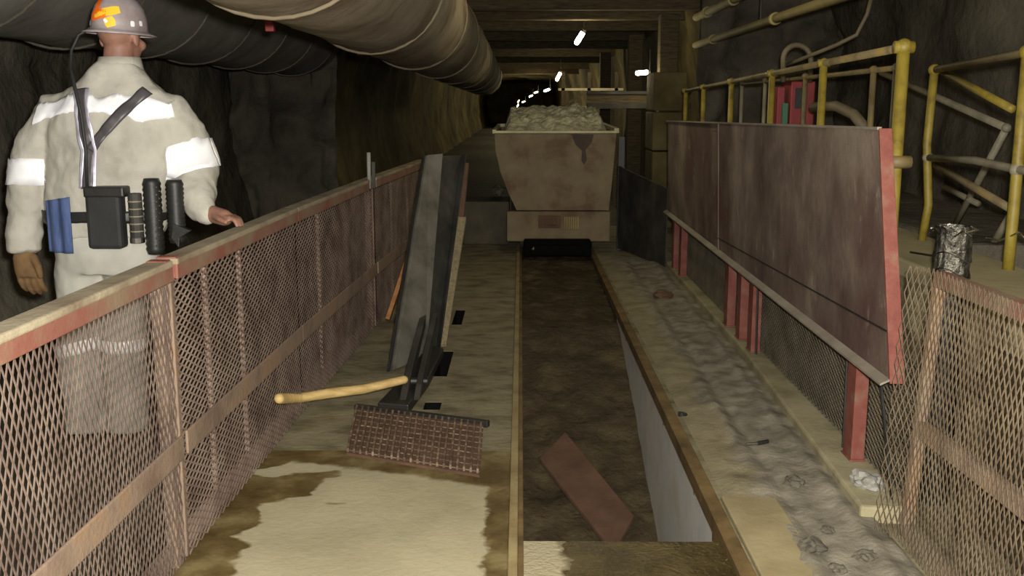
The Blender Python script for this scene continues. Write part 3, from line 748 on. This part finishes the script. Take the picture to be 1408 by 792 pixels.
for x in (.03, .70):
    for y in (10.35, 11.8):
        b = B().tube([(x - .04, y, .17), (x + .04, y, .17)], .15, 20).tube([(x - .05, y, .17), (x + .05, y, .17)], .04, 10); b.build('wheel', 'steel_dark', t, bevel=.006)
def heap(u, v):
    x = -.20 + 1.11 * u; y = 10.05 + 2.04 * v
    e = max(0, min(1, min(u, 1 - u) * 12)) * max(0, min(1, min(v * 5, (1 - v) * 6)))
    h = 1.17 + e * (.10 + .16 * min(1, v * 2.2) + .05 * fbm((x, y, 0), 3) + .035 * fbm((x, y, 0), 9))
    return (x, y, h)
tag(B().grid(heap, 60, 80).build('ore_heap', 'ore', smooth=False), 'pale broken ore heaped in the mine car', 'ore', kind='stuff')
# ore chunks: bigger pieces in the heap
# drift rails under the car
for x in (.03, .70):
    pass

# frame / platform seen behind the car
t = thing('access_frame', (.9, 14.5, 0), 'dim steel access frame in the drift behind the loaded car', 'frame')
for x in (.62, 1.0, 1.40):
    B().bar((x, 15, 0), (x, 15, 1.95), .05, .05).build('upright', 'timber', t)
for z in (1.44, 1.70):
    B().bar((.55, 15, z), (1.5, 15, z), .05, .035).build('crossbar', 'car_rim', t)
B().bar((.62, 15, 1.45), (1.0, 15, 1.70), .03, .03).build('brace', 'timber', t)
t = thing('cross_girder', (1.5, 13.8, 1.42), 'dark girder spanning to the right pillar behind the car', 'girder')
B().box((.9, 13.8, 1.43), (2.3, 13.95, 1.50)).box((.9, 13.8, 1.62), (2.3, 13.95, 1.66)).build('flanges', 'steel_dark', t, bevel=.004)
B().box((.9, 13.86, 1.50), (2.3, 13.88, 1.62)).build('web', 'timber', t)

# ---------------------------------------------------------------- lamps
def lamp_at(px, py, y, label, warm=False, size=1.0, rot=0, watt=30):
    p = at(px, py, y=y)
    t = thing('tunnel_lamp', p, label, 'lamp', 'lamps along the drift')
    a = math.radians(rot); L = .075 * size; r = .036 * size
    d = V((math.cos(a), 0, math.sin(a)))
    B().tube([p - d * L, p + d * L], r, 12, round_ends=True).build('bulb', 'lamp_warm' if warm else 'lamp_white', t, smooth=True)
    B().tube([p + d * L, p + d * (L + .05 * size)], r * .9, 10).build('cap', 'steel_dark', t)
    B().tube([p + d * (L + .04 * size), V((p.x + d.x * .1, p.y, p.z + .35 * size))], .008 * size, 6).build('cord', 'black', t)
    if watt:
        ld = bpy.data.lights.new('lamp_light', 'POINT'); ld.energy = watt; ld.color = (1, .86, .52); ld.shadow_soft_size = .12
        lo = bpy.data.objects.new('lamp_light', ld); COL.objects.link(lo); lo.parent = t; lo.location = (0, -.16, -.10)
lamp_at(800, -60, 7.8, 'assumed lamp above the view, over the pit end', rot=50, watt=26)  # assumed lamp, out of view; added to light the floor before the car
lamp_at(797, 52, 14.4, 'biggest bright lamp hanging above the car, tilted', rot=58, watt=16)
lamp_at(883, 100, 13.4, 'lone bright lamp on the right, beside the block pillar', rot=5, size=.85, watt=10)
lamp_at(768, 105, 24, 'small lamp second in line over the car load', rot=62, size=1.1, watt=25)
lamp_at(752, 124, 32, 'small lamp third in line over the car load', rot=20, size=1.0, watt=60)
lamp_at(737, 127, 40, 'tiny lamp fourth in line, close under the roof', rot=20, size=.8, watt=70, warm=True)
lamp_at(730, 132, 46, 'tiny lamp fifth in line toward the duct end', rot=20, size=.9, watt=70, warm=True)
lamp_at(720, 140, 54, 'tiny warm lamp next to last down the drift', rot=20, size=.9, watt=60, warm=True)
lamp_at(712, 145, 60, 'farthest tiny warm lamp, lowest of the string', rot=60, size=1, watt=60, warm=True)
lamp_at(713, 139, 64, 'faint orange lamp just above the farthest one', rot=60, size=1.0, watt=0, warm=True)

# ---------------------------------------------------------------- loose bits
tag(slab4(B(), (V((.11, 5.50, pitz(5.5) + .05)), V((.27, 5.74, pitz(5.74) + .06)), V((.60, 4.98, pitz(4.98) + .07)), V((.47, 4.72, pitz(4.72) + .06))), V((0, 0, 1)), .03).build('rusty_plate', 'rust_plate', bevel=.006), 'rusty brown plate lying tilted in the bottom of the pit', 'plate')
def lump(px, py, r, label, flatn=.6, mat='lump', cat='lump', z=.02, seed=0):
    p = at(px, py, z=z); b = B(); bmesh.ops.create_icosphere(b.bm, subdivisions=3, radius=r)
    for v in b.bm.verts:
        k = 1 + .45 * fbm(v.co / r + V((seed, 0, 0)), 1.4) + .2 * fbm(v.co / r + V((seed, 0, 0)), 4)
        v.co = V((v.co.x * k, v.co.y * k, v.co.z * k * flatn)) + p
    tag(b.build('rock_lump', mat), label, cat)
lump(1117, 750, .040, 'biggest dark lump on the muck near the right kerb end', seed=1, z=.03)
lump(1092, 662, .038, 'long dark lump halfway up the muck, beside the kerb', seed=4, z=.03)
lump(1138, 728, .022, 'dark small lump just above the biggest one, by the kerb corner', seed=8, z=.03)
lump(1190, 765, .034, 'dark lump at the frame bottom, beside the mesh panel foot', seed=11, z=.02)
lump(1152, 782, .026, 'dark lump lowest on the muck, between two others', seed=15, z=.02)
lump(686, 262, .075, 'dark round lump sitting on the low block step left of the car', seed=19, z=.52, flatn=.8)
lump(938, 569, .022, 'small black chip on the pale strip beside the pit rail', seed=23, z=.03, flatn=.4, mat='black')
lump(1192, 662, .062, 'pale crumpled paper heaped on the kerb by the mesh screen', seed=27, z=.075, flatn=.6, mat='paper', cat='paper')
lump(910, 405, .07, 'reddish-brown clod on the ledge beyond the red posts', seed=31, z=.03, flatn=.5, mat='rust_plate')
p = at(1040, 613, z=.04)
t = thing('hand_tool', p, 'small tool with a shiny end lying on the muck beside the kerb', 'tool')
B().tube([p + V((-.045, -.005, .01)), p + V((.005, .0, .012))], .006, 8).build('blade', 'chrome', t)
B().tube([p + V((.005, 0, .012)), p + V((.055, .02, .014))], .009, 8).build('handle', 'black', t)

# ================================================================== THE WORKER
MX, MY, MZ = -1.75, 4.2, .08
man = thing('person', (MX, MY, MZ), 'worker in pale shirt and hard hat standing behind the left fence, hand on rail', 'person')
SM = lambda v, s=6: [('REMESH', dict(mode='VOXEL', voxel_size=v, use_smooth_shade=True)), ('SMOOTH', dict(factor=.5, iterations=s))]
# the body: one continuous surface, head to ankles with both hands
b = B()
HX, HY = -1.632, 4.19
hd = Matrix.Translation((HX, HY, 1.765)) @ Matrix.Rotation(math.radians(-16), 4, 'Z')       # turned to the right; +y is forward
def hb(c, r, sc): bmesh.ops.create_icosphere(b.bm, subdivisions=3, radius=r, matrix=hd @ Matrix.Translation(V(c)) @ Matrix.Diagonal((*sc, 1)))
hb((0, -.005, .035), .098, (.80, 1.0, .95)); hb((0, .030, -.035), .075, (.80, .95, 1.05)); hb((0, .062, -.085), .034, (1.1, .8, .7))
hb((0, .103, -.02), .016, (.8, 1.1, 1.7)); hb((0, .113, -.036), .013, (1.1, 1, .8))
for s in (-1, 1):
    hb((s * .080, -.005, -.01), .026, (.38, .75, 1.25)); hb((s * .033, .088, .018), .017, (1.4, .5, .5)); hb((s * .04, .07, -.03), .03, (.9, .8, .8))
hb((0, .098, -.066), .018, (1.3, .5, .4)); hb((0, .097, -.079), .016, (1.2, .5, .4))
b.tube([(HX, HY - .005, 1.74), (HX - .012, HY - .005, 1.66), (-1.66, MY, 1.56)], [.060, .060, .075], 20)
b.loft([(-1.735, MY, .86, .15, .10), (-1.74, MY, .98, .18, .115), (-1.725, MY, 1.15, .18, .115), (-1.70, MY, 1.35, .20, .12), (-1.685, MY, 1.48, .17, .10), (-1.67, MY, 1.58, .07, .07)], 24)
Lsh, Lel, Lwr = V((-1.925, 4.2, 1.455)), V((-2.055, 4.20, 1.20)), V((-2.085, 4.17, .91))
Rsh, Rel, Rwr = V((-1.455, 4.2, 1.455)), V((-1.375, 4.25, 1.235)), V((-1.30, 4.06, 1.065))
b.tube([Lsh, Lel, Lwr], [.055, .045, .032], 14, round_ends=True); b.tube([Rsh, Rel, Rwr], [.055, .045, .032], 14, round_ends=True)
b.tube([Lsh, (-1.75, 4.2, 1.42)], .07, 12); b.tube([Rsh, (-1.65, 4.2, 1.42)], .07, 12)
LEG = {-1: [V((-1.85, 4.2, .90)), V((-1.892, 4.19, .50)), V((-1.90, 4.2, .14))], 1: [V((-1.64, 4.2, .90)), V((-1.71, 4.19, .50)), V((-1.715, 4.2, .14))]}
for s in (-1, 1): b.tube(LEG[s], [.085, .06, .045], 14, round_ends=True)
# right hand laid over the fence rail, fingers closing over its far edge
RX = lambda y: -1.125 + (y - 3.14) * (.04 / 1.58)
pal0 = Rwr; pal1 = V((-1.185, 4.00, 1.048))
b.tube([pal0, (-1.255, 4.035, 1.062), pal1], [.030, .036, .034], 12, round_ends=True)
for i, (dy, L) in enumerate(((.036, .9), (.013, 1.0), (-.010, .95), (-.032, .8))):
    k = pal1 + V((.008, dy * .9, .0)); d = V((.84, -.5, 0)).normalized()
    b.tube([k - d * .02, k + d * .035 * L + V((0, 0, .004)), k + d * .066 * L + V((0, 0, -.004)), k + d * .082 * L + V((0, 0, -.026))], [.0115, .0105, .0095, .008], 8, round_ends=True)
b.tube([V((-1.225, 3.99, 1.055)), V((-1.195, 3.955, 1.048)), V((-1.165, 3.94, 1.036))], [.014, .012, .010], 8, round_ends=True)
body = b.build('body', 'skin', man, smooth=True, mods=SM(.0062, 3))
# left hand in a work glove (palm, four fingers, thumb), hanging slightly curled
b = B()
b.tube([Lwr + V((0, 0, .05)), Lwr, V((-2.09, 4.165, .885))], [.046, .044, .040], 14)
g0 = V((-2.085, 4.165, .865)); g1 = V((-2.075, 4.16, .79))
b.loft([(-2.09, 4.165, .90, .036, .030), (-2.085, 4.16, .86, .052, .030), (-2.08, 4.16, .81, .055, .027), (-2.078, 4.16, .78, .05, .024)], 18)
for i, (dx, L) in enumerate(((-.040, .85), (-.013, 1.0), (.014, 1.0), (.040, .88))):
    k = g1 + V((dx, 0, 0))
    b.tube([k + V((0, 0, .02)), k + V((.002, .004, -.035 * L)), k + V((.006, .018, -.066 * L)), k + V((.010, .036, -.086 * L))], [.0155, .0145, .0135, .011], 8, round_ends=True)
b.tube([V((-2.045, 4.15, .865)), V((-2.02, 4.135, .825)), V((-2.015, 4.135, .785))], [.018, .016, .013], 8, round_ends=True)
tag(b.build('work_glove', 'glove', man, smooth=True, mods=SM(.0055, 3)), 'brown work glove')
# shirt
b = B()
b.loft([(-1.74, MY, .955, .225, .150), (-1.735, MY, 1.0, .245, .160), (-1.725, MY, 1.10, .255, .170), (-1.71, MY, 1.22, .258, .172), (-1.695, MY, 1.34, .262, .172),
        (-1.69, MY, 1.42, .262, .165), (-1.685, MY, 1.49, .235, .145), (-1.675, MY, 1.545, .205, .118), (-1.66, MY, 1.605, .130, .092), (-1.645, MY, 1.66, .078, .080)], 40, power=2.3)
b.tube([V((-1.80, 4.2, 1.46)), Lsh, (-1.985, 4.2, 1.35), Lel, (-2.075, 4.185, 1.05), Lwr + V((0, 0, .015))], [.095, .098, .092, .090, .076, .066], 20, round_ends=True)
b.tube([V((-1.56, 4.2, 1.46)), Rsh, (-1.41, 4.22, 1.36), Rel, (-1.335, 4.14, 1.14), Rwr + V((-.005, .005, .012)), (-1.265, 4.035, 1.055)], [.095, .098, .098, .098, .080, .058, .046], 20, round_ends=True)
b.tube([Lwr + V((0, 0, .035)), Lwr + V((0, 0, -.02))], [.064, .068], 20)
shirt = b.build('shirt', 'shirt', man, smooth=True, mods=SM(.011, 4))
tx = bpy.data.textures.new('shirt_folds', 'CLOUDS'); tx.noise_scale = .13; tx.noise_depth = 2
m = shirt.modifiers.new('folds', 'DISPLACE'); m.texture = tx; m.strength = .045; m.mid_level = .5; m.texture_coords = 'GLOBAL'
b = B()   # collar band
b.loft([(-1.648, MY, 1.625, .098, .094), (-1.642, MY, 1.685, .082, .084)], 32, cap=False)
b.build('collar', 'shirt', man, smooth=True, mods=[('SOLIDIFY', dict(thickness=.012))])
# trousers
b = B()
b.loft([(-1.745, MY, .80, .195, .135), (-1.745, MY, .88, .22, .15), (-1.74, MY, .98, .215, .145), (-1.735, MY, 1.04, .20, .135)], 32, power=2.4)
for s in (-1, 1):
    a, k, e = LEG[s]; b.tube([a + V((0, 0, -.02)), (a + k) / 2, k, (k + e) / 2, e + V((0, 0, .02)), e + V((0, 0, -.04))], [.112, .108, .096, .092, .088, .092], 20)
tr = b.build('trousers', 'trousers', man, smooth=True, mods=SM(.012, 4))
m = tr.modifiers.new('folds', 'DISPLACE'); m.texture = tx; m.strength = .025; m.mid_level = .5; m.texture_coords = 'GLOBAL'
for s in (-1, 1):   # boots
    x = LEG[s][2].x; b = B()
    b.tube([(x, 4.2, .21), (x, 4.2, .13)], .058, 16); b.loft([(x, 4.26, .082, .052, .14), (x, 4.26, .115, .053, .142), (x, 4.25, .15, .046, .11), (x, 4.22, .185, .05, .07)], 24, power=2.4)
    b.build('boot', 'black', man, smooth=True, mods=SM(.010, 2))
# hard hat
hat = None
b = B(); n = 48; rings = []
tilt = Matrix.Translation((HX, HY, 1.785)) @ Matrix.Rotation(math.radians(3), 4, 'Y') @ Matrix.Rotation(math.radians(-16), 4, 'Z')
def hatpt(r, z, a):
    ridge = .004 * max(0, math.cos(2 * a)) ** 20 if z > .03 else 0
    return tilt @ V((r * .90 * math.sin(a), r * 1.06 * math.cos(a), z + ridge))
for r, z in ((.148, -.012), (.150, -.008), (.128, .000), (.116, .008), (.113, .03), (.109, .06), (.098, .095), (.078, .123), (.050, .142), (.022, .150), (.004, .151)):
    rings.append([b.bm.verts.new(hatpt(r, z, 2 * PI * k / n)) for k in range(n)])
b.skin(rings, False); b.bm.faces.new(rings[-1])
hat = b.build('hard_hat', 'hat', man, smooth=True, mods=[('SOLIDIFY', dict(thickness=.004, offset=-1))])
# the stickers: patches lying on the dome (angle a: 0 front, pi back; v = height)
def domer(z):
    T = ((.0, .122), (.008, .116), (.03, .113), (.06, .109), (.095, .098), (.123, .078), (.142, .050), (.151, .01))
    for (z0, r0), (z1, r1) in zip(T, T[1:]):
        if z0 <= z <= z1: return r0 + (r1 - r0) * (z - z0) / (z1 - z0)
    return .1
def patch(pts, mat, label):
    b = B()
    for (a0, z0), (a1, z1), w in pts:
        N = 8; prev = None
        for i in range(N + 1):
            k = i / N; a = a0 + (a1 - a0) * k; z = z0 + (z1 - z0) * k; w2 = w * (.55 + .45 * math.sin(PI * (.15 + .7 * k)))
            da, dz = -(z1 - z0), (a1 - a0) * .1; L = math.hypot(da * 1, dz) or 1
            ux, uz = da / L, dz / L
            q = []
            for s in (-1, -.33, .33, 1):
                zz = max(.004, min(.148, z + uz * w2 * s)); q.append(b.bm.verts.new(hatpt(domer(zz) + .0022, zz, a + ux * w2 * s / .1)))
            if prev:
                for j in range(3): b.bm.faces.new((prev[j], prev[j + 1], q[j + 1], q[j]))
            prev = q
    tag(b.build('sticker', mat, hat_parent, smooth=True), label)
hat_parent = hat
bk = PI - math.radians(16) - .05     # the side that looks at the camera
patch([((bk + .75, .146), (bk + .50, .085), .017), ((bk + .85, .050), (bk + .10, .062), .020), ((bk + .52, .09), (bk + .70, .05), .016)], 'retro_orange', 'orange reflective sticker')
patch([((bk + .25, .066), (bk - .42, .082), .017), ((bk + .62, .052), (bk + .22, .060), .010), ((bk + .0, .05), (bk - .14, .014), .020)], 'retro_yellow', 'yellow reflective sticker')
patch([((bk + .98, .036), (bk + .98, .016), .008), ((bk - .86, .042), (bk - .86, .02), .008), ((bk - 1.22, .046), (bk - 1.22, .026), .008), ((bk + .15, .04), (bk + .02, .03), .006)], 'retro', 'small silver reflective squares')

# strips / straps laid on the cloth: ribbons wrapped on the shirt surface
def ribbon(name, path, w, mat, target, label=None, off=.006, n=60, across=V((0, 0, 1)), thick=.002, parent=None, proj=False):
    path = [V(p) for p in path]; b = B()
    seg = [0]
    for p, q in zip(path, path[1:]): seg.append(seg[-1] + (q - p).length)
    def pos(s):
        for i in range(len(path) - 1):
            if s <= seg[i + 1] or i == len(path) - 2:
                return path[i].lerp(path[i + 1], (s - seg[i]) / (seg[i + 1] - seg[i])), (path[i + 1] - path[i]).normalized()
    prev = None
    for i in range(n + 1):
        p, d = pos(seg[-1] * i / n)
        q = [b.bm.verts.new(p + across * (w * (k / 4 - .5))) for k in range(5)]
        if prev:
            for k in range(4): b.bm.faces.new((prev[k], prev[k + 1], q[k + 1], q[k]))
        prev = q
    wrap = dict(target=target, wrap_method='PROJECT', use_project_y=True, use_positive_direction=True, use_negative_direction=False, offset=off, wrap_mode='ABOVE_SURFACE')
    o = b.build(name, mat, parent or man, smooth=True, mods=[('SHRINKWRAP', wrap if proj else dict(target=target, wrap_method='NEAREST_SURFACEPOINT', offset=off, wrap_mode='ABOVE_SURFACE')), ('SOLIDIFY', dict(thickness=thick, offset=1))])
    if label: o['label'] = label
    return o
def ring(c, r, z0, tilt_x=0, n=24, ry=None, tilt_y=0):
    return [V((c[0] + r * math.cos(a), c[1] + (ry or r) * math.sin(a), z0 + tilt_x * r * math.cos(a) + tilt_y * math.sin(a) * r)) for a in [2 * PI * k / n for k in range(n + 1)]]
Z = lambda px, py: at(px, py, y=4.03)
yoke = [at(48, 156, y=4.13), at(62, 138, y=4.06), at(85, 133, y=4.02), at(120, 134, y=4.0), at(150, 134, y=4.0), at(180, 138, y=4.0), at(205, 143, y=4.02), at(228, 143, y=4.06), at(240, 140, y=4.1)]
ribbon('reflective_stripe', yoke, .105, 'retro', shirt, 'white reflective stripe across the upper back', n=80)
ribbon('reflective_stripe', ring((-2.05, 4.2), .12, 1.225, .0), .105, 'retro', shirt, 'white reflective armband')
ribbon('reflective_stripe', ring((-1.385, 4.23), .125, 1.275, .25), .125, 'retro', shirt, 'white reflective armband')
for s in (-1, 1):
    ribbon('reflective_stripe', ring((LEG[s][1].x, 4.19), .12, .488 if s > 0 else .478,   .18 if s < 0 else -.05), .058, 'retro', tr, 'white reflective leg band')
# Y harness
J = at(124, 205, y=4.0)
BACK = lambda px, py: at(px, py, y=4.03) + V((0, -.25, 0))
def strap(path, w=.028):
    ribbon('harness_strap', path, w, 'strap_dark', shirt, 'dark shiny harness strap', off=.016, n=60, across=V((1, 0, .15)).normalized(), thick=.003, proj=True)
    for s in (-1, 1):
        ribbon('harness_strap', [p + V((s * w * .55, -.002, 0)) for p in map(V, path)], w * .30, 'retro_strap', shirt, 'silver edging of the harness strap', off=.018, n=60, across=V((1, 0, .15)).normalized(), thick=.003, proj=True)
strap([BACK(106, 124), BACK(114, 165), BACK(124, 205), BACK(122, 258)], .044)
ribbon('harness_strap', [BACK(190, 126), BACK(180, 138), BACK(152, 172), BACK(126, 206)], .040, 'strap_dark', shirt, 'dark shiny harness strap', off=.017, n=60, across=V((.78, 0, -.62)).normalized(), thick=.003, proj=True)
# lamp cord from hat to belt
p = [at(128, 36, y=4.12), at(108, 48, y=4.12), at(98, 70, y=4.11), at(97, 95, y=4.06), at(103, 120, y=4.0), at(112, 160, y=3.995), at(118, 205, y=3.99), at(120, 262, y=3.99)]
B().tube(p, .0065, 8).build('lamp_cord', 'rubber', man, smooth=True)
# belt + what is clipped to it
belt = ribbon('belt', ring((-1.735, 4.2), .24, 1.045, 0, ry=.18), .045, 'black', shirt, 'black belt', off=.012)
def rbox(name, px0, py0, px1, py1, y0, y1, mat, bev=.015, label=None, parent=None):
    a, c = at(px0, py0, y=y0), at(px1, py1, y=y0)
    o = B().box((a.x, y0, c.z), (c.x, y1, a.z)).build(name, mat, parent or man, bevel=bev)
    if label: o['label'] = label
    return o
pk = rbox('battery_pack', 114, 260, 169, 343, 3.985, 4.06, 'black_soft', .016, 'smooth black battery box on the belt')
rbox('battery_lid', 113, 257, 170, 272, 3.98, 4.06, 'black', .008, parent=pk)
a = at(183, 266, y=4.0); c = at(183, 334, y=4.0)
cn = B().tube([V((a.x, 4.015, a.z)), V((a.x, 4.015, c.z))], .027, 16).build('canister', 'steel_dark', man, bevel=.004)
B().tube([V((a.x, 4.015, c.z + .02)), V((a.x, 4.015, c.z))], .029, 16).build('canister_base', 'chrome', cn)
b = B()
for i in range(5): b.tube([V((a.x, 4.015, a.z - .03 - .03 * i)), V((a.x, 4.015, a.z - .035 - .03 * i))], .0285, 16)
b.build('canister_bands', 'pipe_grey', cn)
b = B()
for px0, px1, py0, py1, yy in ((192, 223, 246, 350, 3.99), (224, 253, 248, 335, 4.01)):
    a = at(px0, py0, y=yy); c = at(px1, py1, y=yy); x = (a.x + c.x) / 2; r = (c.x - a.x) / 2
    zs = [c.z + (a.z - c.z) * k / 28 for k in range(29)]
    b.tube([V((x, yy + .03, z)) for z in zs], [r * (.93 if k % 2 else 1.05) * (.8 if k in (0, 28) else 1) for k in range(29)], 18)
rs = b.build('breathing_canister', 'black', man, smooth=True); rs['label'] = 'ribbed black rescue breathing set on the belt'
b = B()
for i in range(17):
    p = at(216 + (3 if i % 2 else -1), 258 + i * 5, y=3.958); b.ball(p, .0042, sub=1)
b.build('bead_chain', 'chrome', rs)
b = B(); p0 = at(240, 318, y=3.99); b.prism([(p0.x - .01, p0.z + .03), (p0.x + .06, p0.z + .0), (p0.x + .015, p0.z - .03), (p0.x + .01, p0.z - .07), (p0.x - .02, p0.z - .03)], 'y', 4.0, 4.03); b.build('flap', 'black', rs, bevel=.003)
# blue cloth hanging from the left pocket
a, c = at(61, 272, y=4.04), at(108, 346, y=4.04)
def rag(u, v):
    return (a.x + (c.x - a.x) * u, 3.985 + .06 * (1 - u) + .01 * abs(u - .5) + .007 * math.sin(u * 14) * (1 - .3 * v), a.z + (c.z - a.z) * v + (.02 * (u - .6) if v < .1 else 0))
b = B().grid(rag, 24, 16); o = b.build('pocket_cloth', 'blue', man, smooth=True, mods=[('SOLIDIFY', dict(thickness=.006))]); o['label'] = 'blue cloth hanging at the left hip'

# ================================================================== light
def point(name, loc, w, col, size):
    ld = bpy.data.lights.new(name, 'POINT'); ld.energy = w; ld.color = col; ld.shadow_soft_size = size
    o = bpy.data.objects.new(name, ld); COL.objects.link(o); o.location = loc; return o
point('camera_flash', (.05, .03, 1.575), 900, (1, .965, .90), .03)
point('rear_fill_light', (.5, -2.3, 2.75), 240, (1, .93, .70), .5)  # added soft fill behind the camera, lifts the dark walls; no fixture there
w = bpy.data.worlds.new('world'); SC.world = w; w.use_nodes = True
w.node_tree.nodes['Background'].inputs[0].default_value = (.9, .85, .6, 1); w.node_tree.nodes['Background'].inputs[1].default_value = .05
SC.view_settings.view_transform = 'Standard'; SC.view_settings.look = 'None'; SC.view_settings.gamma = 1; SC.view_settings.use_curve_mapping = False
SC.view_settings.exposure = 0
